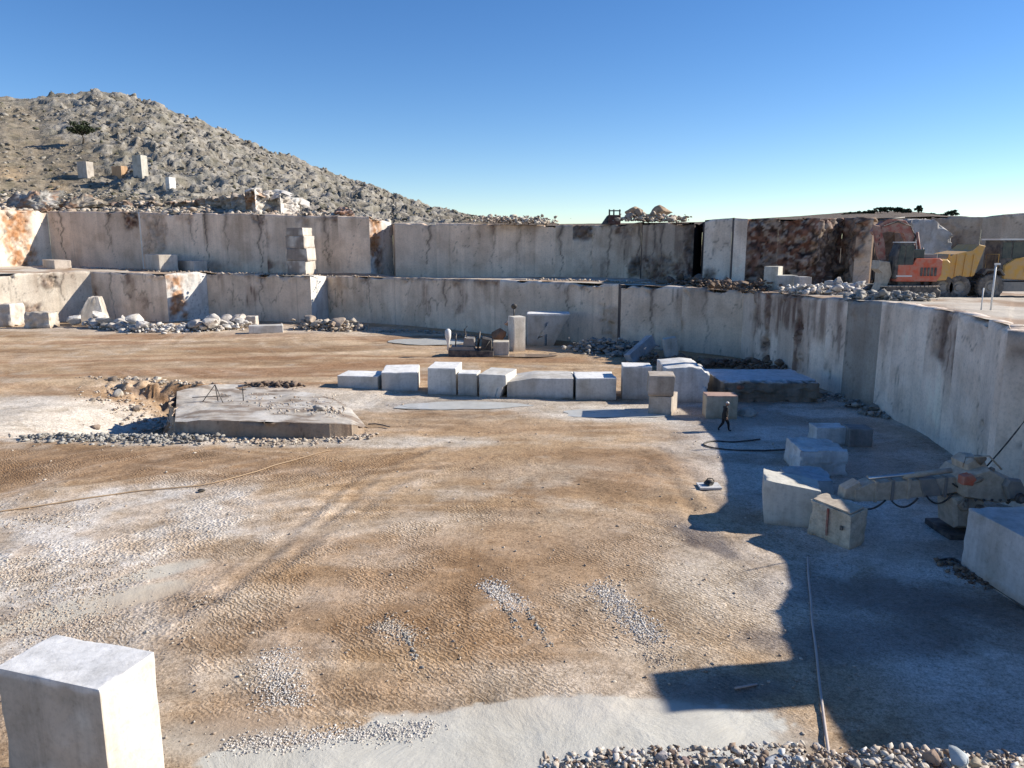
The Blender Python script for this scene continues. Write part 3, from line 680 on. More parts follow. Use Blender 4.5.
# ================================================================= STONES
def icos(level):
    t = (1 + 5 ** .5) / 2
    V = [(-1, t, 0), (1, t, 0), (-1, -t, 0), (1, -t, 0), (0, -1, t), (0, 1, t), (0, -1, -t), (0, 1, -t), (t, 0, -1), (t, 0, 1), (-t, 0, -1), (-t, 0, 1)]
    F_ = [(0, 11, 5), (0, 5, 1), (0, 1, 7), (0, 7, 10), (0, 10, 11), (1, 5, 9), (5, 11, 4), (11, 10, 2), (10, 7, 6), (7, 1, 8), (3, 9, 4), (3, 4, 2), (3, 2, 6), (3, 6, 8), (3, 8, 9), (4, 9, 5), (2, 4, 11), (6, 2, 10), (8, 6, 7), (9, 8, 1)]
    V = [np.array(v) / np.linalg.norm(v) for v in V]
    for _ in range(level):
        mid = {}; NF = []
        def mp(a, b):
            k = (min(a, b), max(a, b))
            if k not in mid: v = V[a] + V[b]; V.append(v / np.linalg.norm(v)); mid[k] = len(V) - 1
            return mid[k]
        for a, b, c_ in F_:
            x, y, z = mp(a, b), mp(b, c_), mp(c_, a); NF += [(a, x, z), (b, y, x), (c_, z, y), (x, y, z)]
        F_ = NF
    return np.array(V), np.array(F_)
IC0, IC1, IC2, IC3 = icos(0), icos(1), icos(2), icos(3)
def chip(V, seed, n=9, d0=.45, d1=.85, flat=(1, 1, 1)):
    r = np.random.default_rng(seed); V = V.copy()
    for _ in range(n):
        k = r.normal(size=3); k /= np.linalg.norm(k); d = r.uniform(d0, d1)
        s = V @ k; V = V - np.outer(np.maximum(s - d, 0), k)
    return V * np.array(flat)
def rock_mesh(seed, size, col, lvl=2, n=11, flat=(1, 1, .8), mat=None, noise_=.08):
    B = {1: IC1, 2: IC2, 3: IC3}[lvl]
    V = chip(B[0], seed, n * 2, .34, .66, flat); V = V + (fbm(V * 2.5 + seed, 3, seed)[:, None] - .5) * V * noise_ * 2
    V *= np.array(size) * .62 if np.ndim(size) else size * .62
    c = mix(np.array(col), np.array(col) * .6, sstep(.45, .7, fbm(V * 1.3 + seed, 3, seed + 3)))
    V = V.copy(); V[:, 2] -= V[:, 2].min() * 1.0
    return mesh('rock', V, B[1], mat or M_ROCK, c)
def outcrop_mesh(seed, size, col):
    B = icos(4); V = chip(B[0], seed, 14, .35, .7) * np.array(size) * .6
    F1, F2, v = worley(V * .9 + seed, seed); g1, g2, v2 = worley(V * 2.1 + seed, seed + 1)
    h1, h2, v3 = worley(V * 4.0 + seed, seed + 2)
    V = V * (1 + ((v - .5) * .24 + (v2 - .5) * .20 + (v3 - .5) * .12)[:, None] * np.array([1, 1, 1.2])) 
    c = mix(np.array(col), np.array(col) * .45, sstep(.4, .8, v2)); c = mix(c, np.array([.40, .20, .10]), (fbm(V * .6 + seed, 3, 5) > .56) * .5)
    return mesh('outcrop', V, B[1], M_ROCK, c)
def scatter(name, pts, sizes, cols, mat, label=None, kind='stuff', parent=None, cat=None, lvl=0, group=None, sink=.25):
    """many small stones joined in one heap"""
    B = IC0 if lvl == 0 else IC1; tm = [chip(B[0] * (1 + .5 * (np.random.default_rng(s).random(len(B[0]))[:, None] - .5)), s, 6 + 5 * lvl, .28, .62, (1.15, .6 + .15 * (s % 4), .5 + .12 * (s % 3))) for s in range(24)]
    nv, nf = len(B[0]), len(B[1]); n = len(pts)
    V = np.zeros((n, nv, 3)); C_ = np.zeros((n, nv, 3))
    ang = RNG.random(n) * 6.28; tl = (RNG.random(n) - .5) * 1.2
    for i in range(n):
        v = tm[i % 24] * sizes[i] * .6
        ca, sa = math.cos(tl[i]), math.sin(tl[i]); v = v @ np.array([[1, 0, 0], [0, ca, -sa], [0, sa, ca]])
        ca, sa = math.cos(ang[i]), math.sin(ang[i]); v = v @ np.array([[ca, -sa, 0], [sa, ca, 0], [0, 0, 1]])
        V[i] = v + pts[i] + np.array([0, 0, sizes[i] * (.35 - sink)]); C_[i] = cols[i]
    Fa = (B[1][None] + (np.arange(n) * nv)[:, None, None]).reshape(-1, 3)
    o = ob(name, mesh(name, V.reshape(-1, 3), Fa, mat, C_.reshape(-1, 3)), parent)
    tag(o, label, cat, group, kind); return o
def stonecol(n, kind='mix'):
    r = RNG.random((n, 1)); base = {'mix': (np.array([.62, .56, .47]), np.array([.36, .27, .20])), 'grey': (np.array([.44, .42, .38]), np.array([.27, .25, .22])),
        'white': (np.array([.74, .71, .66]), np.array([.5, .45, .4])), 'brown': (np.array([.30, .22, .16]), np.array([.14, .10, .08])), 'hill': (np.array([.40, .365, .31]), np.array([.20, .175, .14]))}[kind]
    return base[0] * (1 - r) + base[1] * r

# hillside boulders, too many to count
pts = []; n = 9500
jj = RNG.integers(5, 895, n * 3); ii = (RNG.random(n * 3) ** .8 * 235).astype(int)
cand = HILL[ii, jj]; th_ = np.arctan2(cand[:, 0], cand[:, 1])
keep = (th_ < thx(490)) & (vn(np.c_[cand[:, :2] * .04, np.zeros(len(cand))], 9) + .35 * sstep(thx(40), thx(160), th_) > .38) & (cand[:, 1] > 118)
cand = cand[keep][:n]; sz = .3 + 1.15 * RNG.random(len(cand)) ** 3.5; sz *= np.clip(np.linalg.norm(cand, axis=1) / 200, .4, 1.25)
scatter('boulder_field', cand, sz, stonecol(len(cand), 'hill'), M_HILL, 'grey boulders strewn over the hillside')
# brown and dark scrub between them
cand2 = HILL[(RNG.random(1300) * 230).astype(int), RNG.integers(5, 895, 1300)]
cand2 = cand2[(np.arctan2(cand2[:, 0], cand2[:, 1]) < thx(480)) & (cand2[:, 1] > 125)]
M_SCRUB = rock_mat('scrub_leaf', None, .4, 1.0, .1, 0, .7)
scatter('scrub', cand2, .5 + 1.1 * RNG.random(len(cand2)) ** 2, np.tile([.12, .115, .075], (len(cand2), 1)) * (.6 + .8 * RNG.random((len(cand2), 1))), M_SCRUB, 'low dark scrub growing between the hillside rocks')

# ================================================================= SAWN BLOCKS
def blockmesh(w_, d_, h_, col, seed=0, wear=.05, rough=0.0, top=None, n=9, dark=None, lean=(0, 0), taper=0, cut=None, side=None, dark_dir=(0, -1)):
    """a block w(x) by d(y) by h(z), origin at the middle of its base; edges chipped unevenly"""
    def axis(L):
        e = min(wear * 1.2, L * .12); inner = np.linspace(-L / 2 + 2 * e, L / 2 - 2 * e, n)
        return np.concatenate([[-L / 2, -L / 2 + e * .5, -L / 2 + e], inner, [L / 2 - e, L / 2 - e * .5, L / 2]])
    ax = [axis(w_), axis(d_), axis(h_)]; m = len(ax[0]); VV, FF, base = [], [], 0
    for a in range(3):
        b, c_ = (a + 1) % 3, (a + 2) % 3
        for s in (-1, 1):
            A, B = np.meshgrid(ax[b], ax[c_], indexing='ij'); p = np.zeros((m * m, 3)); p[:, b] = A.ravel(); p[:, c_] = B.ravel(); p[:, a] = s * [w_, d_, h_][a] / 2
            f = gridf(m, m) + base; VV.append(p); FF.append(f if s < 0 else f[:, ::-1]); base += m * m
    V = np.concatenate(VV); Fa = np.concatenate(FF)
    hs = np.array([w_, d_, h_]) / 2; sd_ = seed * 13.7
    r = wear * (.15 + 2.6 * sstep(.48, .8, fbm(V * 1.4 + sd_, 4, seed))) ; r = np.minimum(r, hs.min() * .4)
    core = np.maximum(hs - r[:, None], 0); q = np.abs(V); d = np.maximum(q - core, 0); ln = np.linalg.norm(d, axis=1) + 1e-9
    k = np.minimum(1, r / ln); V2 = np.sign(V) * (np.minimum(q, core) + d * k[:, None])
    nrm = V2 / (hs + 1e-6); mx = np.abs(nrm).max(1, keepdims=True); fn = np.where(np.abs(nrm) > mx * .93, np.sign(nrm), 0); fn = fn / (np.linalg.norm(fn, axis=1, keepdims=True) + 1e-9)
    F1, F2, vl = worley(V * 1.6 + sd_, seed + 2); dd = (fbm(V * .9 + sd_, 3, seed) - .5) * .05 + rough * ((vl - .55) * .5 + (fbm(V * 2.3 + sd_, 3, seed) - .5) * .3)
    if side is not None:                                      # rough only on one side of the block
        sel = sstep(.5, .95, (V2 * np.array(side)).sum(1) / (np.abs(np.array(side)) * hs).sum()); dd = (fbm(V * .9 + sd_, 3, seed) - .5) * .04 + sel * dd
    V2 = V2 + fn * dd[:, None]
    if cut: V2 = cut(V2, hs)
    zz = V2[:, 2] / h_ + .5
    V2[:, 0] = V2[:, 0] * (1 + taper * (zz - .5) * 2) + lean[0] * zz * h_; V2[:, 1] += lean[1] * zz * h_; V2[:, 2] += h_ / 2
    c = np.tile(np.array(col, float), (len(V), 1))
    c = mix(c, c * np.array([.78, .74, .68]), sstep(.45, .7, fbm(V * np.array([1.2, 1.2, .35]) + sd_, 4, seed + 5)) * .7)
    c = mix(c, c * np.array([.6, .55, .5]), rough * .8 * sstep(.4, .6, vl)) if side is None else c
    # mud splashed round the foot
    c = mix(c, np.array([.34, .24, .16]), (1 - sstep(.02, .22, zz + (fbm(V * 2 + sd_, 3, 2) - .5) * .2)) * .55)
    if dark is not None: c = mix(c, np.array(dark), sstep(.9, .99, (V * np.array([dark_dir[0], dark_dir[1], 0])).sum(1) / (abs(dark_dir[0]) * hs[0] + abs(dark_dir[1]) * hs[1])) * sstep(.25, .5, fbm(V * .9 + sd_, 4, 77)))  # one side in a darker colour; paints shade on the bench stack
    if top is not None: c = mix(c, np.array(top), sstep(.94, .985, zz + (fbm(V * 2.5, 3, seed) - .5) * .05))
    return mesh('marble_block', V2, Fa, M_BLOCK, c)
BG = None
def block(label, x0, y0, x1, y1, ytop, depth, col=(.56, .54, .50), z=0, name='marble_block', cat='stone block', group=None, rotx=0, roty=0, lift=0, **kw):
    """front foot from pixel (x0,y0) to (x1,y1) on the surface at height z"""
    if z: z = bench_z_px((x0 + x1) / 2, (y0 + y1) / 2)
    a, b = g(x0, y0, z), g(x1, y1, z); w_ = float(np.hypot(*(b - a)[:2])); yaw = math.atan2(b[1] - a[1], b[0] - a[0])
    m = (a + b) / 2; h = at((x0 + x1) / 2, ytop, m[1])[2] - z
    nx, ny = -math.sin(yaw), math.cos(yaw)
    c = (m[0] + nx * depth / 2, m[1] + ny * depth / 2, (fz(m[0], m[1] + depth / 2) if z == 0 else z) - .06 + lift)
    o = ob(name, blockmesh(w_, depth, float(h) + .06, col, **kw), None, c, (rotx, roty, yaw)); tag(o, label, cat, group); return o

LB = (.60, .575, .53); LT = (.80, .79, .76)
row = 'row of cut blocks across the quarry floor'
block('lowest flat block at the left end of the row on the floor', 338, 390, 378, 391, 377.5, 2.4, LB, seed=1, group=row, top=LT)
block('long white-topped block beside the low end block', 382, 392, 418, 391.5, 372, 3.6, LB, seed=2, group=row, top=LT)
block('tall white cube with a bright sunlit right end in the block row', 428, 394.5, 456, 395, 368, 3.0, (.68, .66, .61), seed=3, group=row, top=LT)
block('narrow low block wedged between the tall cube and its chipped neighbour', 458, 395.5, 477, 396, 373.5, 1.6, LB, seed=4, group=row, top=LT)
def cut5(V, hs):
    V = V.copy(); m = (V[:, 0] > hs[0] * .55) & (V[:, 2] < hs[2] * .1); V[m, 0] -= .5 * (1 - V[m, 2] / hs[2]) * .5; return V
block('block with a chipped right corner and gleaming top', 479, 397, 506, 398.5, 374.5, 3.0, (.64, .62, .57), seed=5, cut=cut5, group=row, wear=.07)
def cut6(V, hs):
    V = V.copy(); m = V[:, 0] < -hs[0] * .2; V[m, 2] = np.minimum(V[m, 2], hs[2] * (1 - .55 * (-V[m, 0] / hs[0] - .2))); return V
block('longest block with a sloping left end', 507, 397.5, 573, 398.5, 378.5, 3.2, LB, seed=6, cut=cut6, group=row, wear=.08, n=14)
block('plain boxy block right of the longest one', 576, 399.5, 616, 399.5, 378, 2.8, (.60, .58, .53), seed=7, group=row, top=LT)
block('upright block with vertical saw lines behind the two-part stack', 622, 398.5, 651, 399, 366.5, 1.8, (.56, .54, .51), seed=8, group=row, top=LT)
PNK = (.50, .44, .375)
block('lower cream block of the two-part stack beside the round puddle', 648, 413.5, 671, 415.5, 396, 2.0, PNK, seed=9, wear=.05)
zt = float(at(660, 396, g(660, 415)[1])[2])
a = g(660, 415); o = ob('marble_block', blockmesh(1.62, 1.9, 1.32, PNK, 10, .06, lean=(.05, 0)), None, (a[0] + .12, a[1] + 1.0, zt - .03), (0, 0, -.12)); tag(o, 'upper cream block of the two-part stack, sunlit on its right side', 'stone block')
def cut10(V, hs):
    V = V.copy(); m = V[:, 2] > hs[2] * .7; V[m, 2] += .10 * np.clip(1 - np.abs(V[m, 0] / hs[0] - .1) * 1.4, -.6, 1); m = (V[:, 0] > hs[0] * .75) & (V[:, 2] > 0); V[m, 2] -= .3; return V
block('large white block with a lumpy top and rough right end', 664, 401.5, 708, 402, 368, 4.4, (.70, .69, .66), seed=11, cut=cut10, wear=.12, rough=.5, side=(1, 0, 0), n=12)
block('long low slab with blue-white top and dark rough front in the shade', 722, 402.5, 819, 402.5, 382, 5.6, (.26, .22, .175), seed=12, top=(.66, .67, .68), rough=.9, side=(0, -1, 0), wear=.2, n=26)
block('small beige block with a reddish top behind the walking person', 705.5, 418.5, 737, 419, 396, 1.3, (.50, .44, .34), seed=13, top=(.44, .30, .24), wear=.06)
o = ob('boulder', rock_mesh(61, (1.7, 1.3, 1.2), (.46, .43, .38)), None, g(750, 417) + np.array([0, .4, -.1])); tag(o, 'rounded grey boulder right beside the beige block', 'boulder')
o = ob('rock', rock_mesh(62, (.55, .5, .8), (.45, .22, .15)), None, g(741, 403.5) + np.array([0, .3, .9])); tag(o, 'small reddish stone propped on the edge of the beige block', 'rock')
# stones in the shaded right corner of the floor
BL = (.68, .69, .68)
block('pale bluish block at the back of the shaded cluster', 816, 444, 847, 444, 427.5, 1.2, BL, seed=14, wear=.08)
block('dark grey block beside the back block of the shaded cluster', 849, 447, 872, 447.5, 429, 1.2, (.27, .26, .25), seed=15, wear=.06)
block('wide bluish block in the middle of the shaded cluster', 798, 474, 846, 475, 450, 2.4, BL, seed=16, wear=.16, rough=.35, lean=(.05, 0), n=12)
block('low bluish slab in front of the shaded cluster', 790, 496, 834, 497, 480, 2.0, (.48, .52, .55), seed=17, wear=.2, rough=.3)
def cut15(V, hs):
    V = V.copy(); t = (V[:, 0] + hs[0]) / (2 * hs[0]); V[:, 2] = np.where(V[:, 2] > 0, V[:, 2] * (1 - .28 * t), V[:, 2]); m = V[:, 0] < -hs[0] * .6; V[m, 1] += .25 * (-V[m, 0] / hs[0] - .6); V[:, 0] += np.where(V[:, 2] < 0, -V[:, 2] / hs[2] * .12 * (V[:, 0] < 0), 0); return V
block('off-white block with a sunlit sloping top edge left of the machine box', 761, 523, 818, 529, 482, 1.6, (.60, .58, .51), seed=18, cut=cut15, wear=.09, n=14)
# big block at the right frame edge
A_, B_ = g(966, 572), g(1052, 628)
d_ = B_ - A_; yaw = math.atan2(d_[1], d_[0]); wdt = float(np.hypot(*d_[:2])) 
o = ob('marble_block', blockmesh(wdt + .6, 3.4, 2.25, (.57, .56, .54), 20, .07, n=16), None, ((A_ + B_) / 2 + np.array([-math.sin(yaw) * 1.7, math.cos(yaw) * 1.7, -.05])), (0, 0, yaw)); tag(o, 'large bluish-topped block at the right edge below the machine', 'stone block')
# near block at lower left
H0 = 2.95
bk, rt_, fr = g(59, 632, H0), g(151, 654, H0), g(96, 692, H0)
def nearblock():
    ex = (rt_ - fr); ey = (bk - rt_); d1 = float(np.linalg.norm(ex)); d2 = float(np.linalg.norm(ey))
    yaw = math.atan2(ex[1], ex[0]); c = fr + ex / 2 + ey / 2
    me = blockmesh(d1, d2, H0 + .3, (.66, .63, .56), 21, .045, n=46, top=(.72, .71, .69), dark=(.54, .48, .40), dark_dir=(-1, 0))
    o = ob('marble_block', me, None, (c[0], c[1], -.3), (0, 0, yaw)); tag(o, 'nearest big block with white top, dark front and bright right face', 'stone block')
nearblock()

# blocks near the lower back wall
def cutA(V, hs):
    V = V.copy(); m = (V[:, 0] < 0); V[:, 0] *= 1 + .0 * V[:, 2]; t = V[:, 2] / hs[2]; V[:, 0] += np.where(V[:, 0] > 0, (t - 1) * .9, 0); return V
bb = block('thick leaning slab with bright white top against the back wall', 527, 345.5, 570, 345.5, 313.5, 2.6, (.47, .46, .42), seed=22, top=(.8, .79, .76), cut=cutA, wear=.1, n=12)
block('tall thin upright slab with glaring sunlit side in front of the leaning slab', 508, 350, 513.5, 352, 317, 1.3, (.72, .68, .60), seed=23, wear=.05)
block('small cream block at the foot of the upright slab', 493, 356, 509, 356, 342, 1.6, (.64, .58, .48), seed=24, wear=.08)
o = ob('rock', rock_mesh(70, (2.2, 1.6, 1.7), (.40, .22, .13), n=14), None, g(502, 351) + np.array([-.2, .6, 0.9])); tag(o, 'orange-brown broken lump lying between the small cream block and the upright slab', 'rock')
o = ob('rock', rock_mesh(71, (1.5, 1.2, 1.3), (.50, .36, .28), n=12), None, g(506, 351) + np.array([.3, 1.6, 2.3])); tag(o, 'pinkish stone chunk on top of the orange-brown lump', 'rock')
block('tilted flat slab lying in the shaded rubble heap', 634, 362, 658, 358, 348, .8, (.44, .46, .48), seed=25, roty=-.45, rotx=-.2, lift=.4)
block('upright grey slab leaning beside the shaded rubble heap', 667, 362, 680, 362, 338, .9, (.50, .50, .46), seed=26, roty=-.18)
# at the foot of the left wall
def cutT(V, hs):
    V = V.copy(); t = np.clip(V[:, 2] / hs[2] * .5 + .5, 0, 1); V[:, 0] = V[:, 0] * (1 - .72 * t) + hs[0] * .35 * t; V[:, 1] *= (1 - .4 * t); return V
block('big wedge-shaped grey boulder pointing up beside the lower wall corner', 71, 326.5, 106, 325.5, 298, 4.0, (.56, .51, .45), seed=27, cut=cutT, wear=.2, rough=.2, name='boulder', cat='boulder', n=12)
block('squat cream boulder lying in front of the sunlit lower wall', 25, 328.5, 50, 328.5, 313, 2.2, (.62, .56, .48), seed=28, wear=.3, rough=.5, name='boulder', cat='boulder')
block('pale boulder cut off by the left edge of the view', -20, 327, 12, 327, 304, 3.0, (.66, .61, .55), seed=29, wear=.4, rough=.4, name='boulder', cat='boulder')
block('flat pale slab lying on the floor by the bright wall corner', 249, 334, 283, 333, 326, 1.6, (.60, .58, .54), seed=30, wear=.1)
block('small cube of stone lying behind the flat pale slab', 245, 326, 256, 326, 316, 1.2, (.60, .55, .50), seed=31, wear=.1)
o = ob('rock', rock_mesh(72, (1.9, 1.2, 1.8), (.58, .53, .50), n=12), None, g(360, 330)); tag(o, 'angular pale chunk at the right end of the back rubble heap', 'rock')
# on the bench
def on_bench(x, y): # surface point of the bench
    th = np.array([math.atan2(ray(x, y)[0], ray(x, y)[1])]); R1, _, Z1 = polar(LOW, th); return float(Z1[0]) - .15
ZB = on_bench(160, 271)
block('cream block with sunlit end on the bench at the left', 146, 270, 160, 271.5, 254.5, 2.6, (.66, .60, .52), z=6.6, seed=32, wear=.06)
block('low plain block beside the cream block on the bench', 174, 270.5, 194, 272, 260.5, 2.0, (.66, .58, .50), z=6.6, seed=33, wear=.06)
block('small wedge-ended block alone on the bench by the rust-striped wall', 43, 267.5, 55, 268.8, 260, 2.2, (.60, .52, .44), z=6.9, seed=34, wear=.08)
sb = at(300, 275, 106.5); zc = sb[2]
stk = 'blocks of the four-high stack on the bench'
for i, (w_, h_, dx, lab) in enumerate([(2.9, 1.95, 0, 'bottom block of the four-high stack on the bench'), (3.1, 1.7, .05, 'second block from the bottom of the four-high bench stack'),
                                       (2.95, 1.65, -.02, 'third block from the bottom of the four-high bench stack'), (2.5, 1.1, -.05, 'topmost and smallest block of the four-high bench stack')]):
    o = ob('marble_block', blockmesh(w_, 2.6, h_, (.62, .575, .51), 40 + i, .09, dark=(.30, .255, .22), taper=-.03 if i % 2 else .0), None, (sb[0] + dx, sb[1] + 1.0, zc), (0, 0, [-.30, -.22, -.34, -.26][i])); tag(o, lab, 'stone block', stk); zc += h_ + .01  # dark front colour paints the shade on the stack
block('tall half of the white block pair in the rubble on the right bench', 763, 290, 777, 290.5, 266.5, 1.6, (.60, .57, .49), z=6.75, seed=45, wear=.06)
block('lower half of the white block pair in the rubble on the right bench', 778, 290.5, 797, 290.5, 275.5, 1.6, (.56, .54, .48), z=6.75, seed=46, wear=.06)
block('small pale block lying behind the white pair on the bench', 799, 291, 811, 291, 277, 1.4, (.48, .46, .44), z=6.75, seed=47, wear=.1)
block('whitish boulder resting against the wall behind the excavator', 905, 285, 948, 285, 219, 3.5, (.50, .48, .46), z=6.6, seed=48, wear=.6, rough=.5, name='boulder', cat='boulder', n=14,
      cut=lambda V, hs: np.c_[V[:, 0] + np.where(V[:, 0] > 0, (V[:, 2] < 0) * .6, 0), V[:, 1], np.where(V[:, 2] > 0, V[:, 2] * (1 - .45 * np.clip(V[:, 0] / hs[0], 0, 1)), V[:, 2])])
# blocks standing on the hill terrace
for (x0, x1, yt, yb, lab, c_) in [(81, 93, 163, 177.5, 'leftmost cube-shaped block on the hillside terrace, white on its right', (.55, .50, .44)),
                                  (115, 127, 167, 177.5, 'orange-sided block in the middle of the hillside terrace', (.52, .34, .20)),
                                  (136, 147, 157, 177, 'tallest pale upright block on the hillside terrace', (.56, .53, .46)), (169, 174, 178, 188, 'small white upright stone below the hillside blocks', (.75, .73, .68))]:
    p = hill_at((x0 + x1) / 2, yb); D = p[1]; s = D / FPX
    o = ob('marble_block', blockmesh((x1 - x0) * s, 1.8, (yb - yt) * s + 1.0, c_, int(x0), .12, rough=.1), None, (p[0], p[1], at((x0 + x1) / 2, yb, D)[2] - 1.0), (0, 0, -.35)); tag(o, lab, 'stone block')

# ================================================================= RUBBLE
def heap(name, label, pix, n, smin, smax, kind='mix', z=None, spread=1.2, hgt=.6, nbig=0, bigsz=(.8, 1.6), group=None, lvl=0, biglabel=None):
    """small stuff joined into one heap along a pixel line; the larger stones that can be told apart are things"""
    pp = []
    P_ = [g(x, y) if z is None else (at(x, y, -z) if z < 0 else g(x, y, bench_z_px(x, y))) for x, y in pix]
    L = [np.linalg.norm(b - a) for a, b in zip(P_[:-1], P_[1:])]; tot = sum(L)
    def pt():
        r = RNG.random() * tot
        for a, b, l in zip(P_[:-1], P_[1:], L):
            if r <= l: break
            r -= l
        c_ = a + (b - a) * (r / l) if z is None or z < 0 else np.r_[(a + (b - a) * (r / l))[:2], 0]; o_ = RNG.normal() * spread * .5; e = RNG.normal() * spread * .5; h = max(0, hgt * (1 - abs(o_) / spread)) * RNG.random()
        return c_ + np.array([e, o_, h])
    lift_ = lambda q: floor_z(q) if z is None else (bench_surf(q) if z > 0 else 0 * q[:, 0])
    pts = np.array([pt() for _ in range(n)]); pts[:, 2] += lift_(pts)
    sz = smin + (smax - smin) * RNG.random(n) ** 2.5
    scatter(name, pts, sz, stonecol(n, kind), M_ROCK, label, lvl=lvl)
    for i in range(nbig):
        p = pt(); s = bigsz[0] + (bigsz[1] - bigsz[0]) * RNG.random() ** 1.1
        me = rock_mesh(1000 + int(RNG.integers(9999)), (s * (1 + .4 * RNG.random()), s, s * (.7 + .3 * RNG.random())), stonecol(1, kind)[0], lvl=2)
        o = ob('rock', me, None, p + np.array([0, 0, -.1 + float(lift_(p[None])[0])]), ((RNG.random() - .5) * .6, (RNG.random() - .5) * .6, RNG.random() * 6)); tag(o, biglabel, 'rock', group)
heap('rubble', 'broken stone heaped along the foot of the lower left wall', [(98, 327), (150, 332), (200, 331), (245, 328)], 1100, .15, .9, 'white', hgt=.9, spread=1.8, nbig=40, bigsz=(1.2, 2.9), group='rocks at the foot of the lower left wall', biglabel='angular pale rock in the rubble under the lower left wall')
heap('rubble', 'broken stone heaped at the bright corner of the back wall', [(305, 329), (335, 330), (352, 331)], 500, .15, .9, hgt=1.2, spread=2.0, nbig=16, bigsz=(1.0, 2.2), group='rocks by the bright wall corner', biglabel='rough rock in the rubble beside the bright wall corner')
heap('rubble', 'fine shaded debris along the back wall', [(372, 332), (430, 333), (500, 340)], 350, .1, .5, 'grey', hgt=.3, spread=1.0)
heap('rubble', 'heap of broken stone under the back wall left of the tilted slab', [(585, 352), (612, 352), (636, 356)], 700, .15, .9, 'grey', hgt=1.4, spread=2.2, nbig=10, bigsz=(.8, 1.5), group='rocks in the shaded heap', biglabel='grey rock in the shaded heap left of the tilted slab')
heap('rubble', 'dark debris in the shaded back corner', [(650, 362), (700, 366), (740, 366), (790, 374)], 700, .15, .8, 'brown', hgt=.6, spread=2.4, nbig=8, bigsz=(.8, 1.6), group='rocks in the dark back corner', biglabel='dark rock in the shaded back corner')
heap('rubble', 'small stones at the foot of the right wall', [(830, 398), (862, 404), (882, 418)], 420, .08, .6, 'grey', hgt=.3, spread=1.0, nbig=8, bigsz=(.5, 1.0), group='rocks at the foot of the right wall', biglabel='grey rock at the foot of the right wall')
heap('rubble', 'rubble along the right bench edge', [(672, 284), (720, 288), (760, 291)], 700, .15, .8, 'brown', z=6.6, hgt=.9, spread=2.0, nbig=16, bigsz=(.8, 1.7), group='brown rocks on the right bench', biglabel='brown rock heaped on the bench below the pale upper wall')
heap('rubble', 'pale rubble on the bench beside the white block pair', [(800, 293), (835, 294), (862, 293)], 700, .15, .8, 'white', z=6.8, hgt=.8, spread=2.0, nbig=14, bigsz=(.7, 1.5), group='pale rocks on the right bench', biglabel='pale rock in the rubble left of the excavator')
heap('rubble', 'grey rubble in front of the excavator tracks', [(858, 299), (885, 300), (915, 301)], 420, .15, .8, 'grey', z=6.8, hgt=.5, spread=1.2, nbig=6, bigsz=(.6, 1.1), group='grey rocks before the excavator', biglabel='grey rock lying in front of the excavator tracks')
heap('rubble', 'dark rubble at the foot of the rugged brown wall', [(735, 281), (790, 281), (860, 284)], 900, .2, 1.0, 'brown', z=6.7, hgt=1.8, spread=2.5, nbig=10, bigsz=(1.0, 2.2), group='dark rocks under the rugged wall', biglabel='dark brown rock under the rugged wall')
heap('rubble', 'thin line of stones along the middle of the bench edge', [(530, 280), (590, 281), (650, 284)], 260, .1, .5, 'mix', z=6.65, hgt=.15, spread=.7)
heap('rubble', 'scattered earth and stones along the left bench', [(60, 267), (200, 272), (380, 277)], 400, .08, .5, 'mix', z=6.6, hgt=.15, spread=1.2)
heap('rubble', 'band of grey rubble along the front edge of the pit', [(22, 437), (80, 439), (160, 440), (210, 441)], 1300, .07, .42, 'grey', hgt=.25, spread=1.1)
heap('rubble', 'stones strewn in front of the cut slab', [(210, 442), (300, 442), (370, 436)], 420, .06, .32, 'mix', hgt=.06, spread=.9)
heap('rubble', 'yellowish broken rock spilling down the back of the pit', [(105, 387), (140, 393), (160, 404), (166, 418)], 650, .06, .38, 'mix', hgt=.1, spread=2.4, nbig=4, bigsz=(.6, 1.2), group='rocks in the pit', biglabel='yellowish rock lying in the pit beside the cut slab')
heap('rubble', 'row of stones along the far lip of the pit', [(78, 378), (130, 380), (205, 384)], 160, .1, .45, 'mix', hgt=.1, spread=.7, nbig=5, bigsz=(.6, 1.0), group='rocks on the far lip of the pit', biglabel='cream rock on the far lip of the pit')
heap('rubble', 'low dark debris strip behind the cut slab', [(250, 390), (290, 389), (296, 391)], 220, .1, .6, 'brown', hgt=.25, spread=.7)
# stones along the skyline of the upper wall
zt1 = float(at(515, 223, 103)[2])
heap('rubble', 'loose pale stones along the skyline right of the hill', [(485, 222.5), (515, 223), (548, 224)], 650, .2, .9, 'mix', z=-105, hgt=1.0, spread=2.0)
zt2 = float(at(660, 219, 94)[2])
for (x, y, w_, h_, lab) in [(634, 219, 3.2, 1.8, 'squarish tan boulder on top of the upper wall'), (658, 219, 3.4, 1.9, 'second tan boulder on top of the upper wall, right of the squarish one')]:
    p = at(x, y - 1, 97.5); o = ob('boulder', rock_mesh(int(x), (w_, 2.2, h_ * 1.5), (.50, .36, .24), lvl=3, n=14), None, p); tag(o, lab, 'boulder')
heap('rubble', 'loose brown stones on top of the upper wall beside the tan boulders', [(622, 221), (650, 221), (682, 222)], 320, .2, .9, 'mix', z=-96, hgt=.9, spread=1.2, nbig=9, bigsz=(1.0, 1.9), group='brown rocks on the upper wall', biglabel='brown rock on the skyline beside the tan boulders')
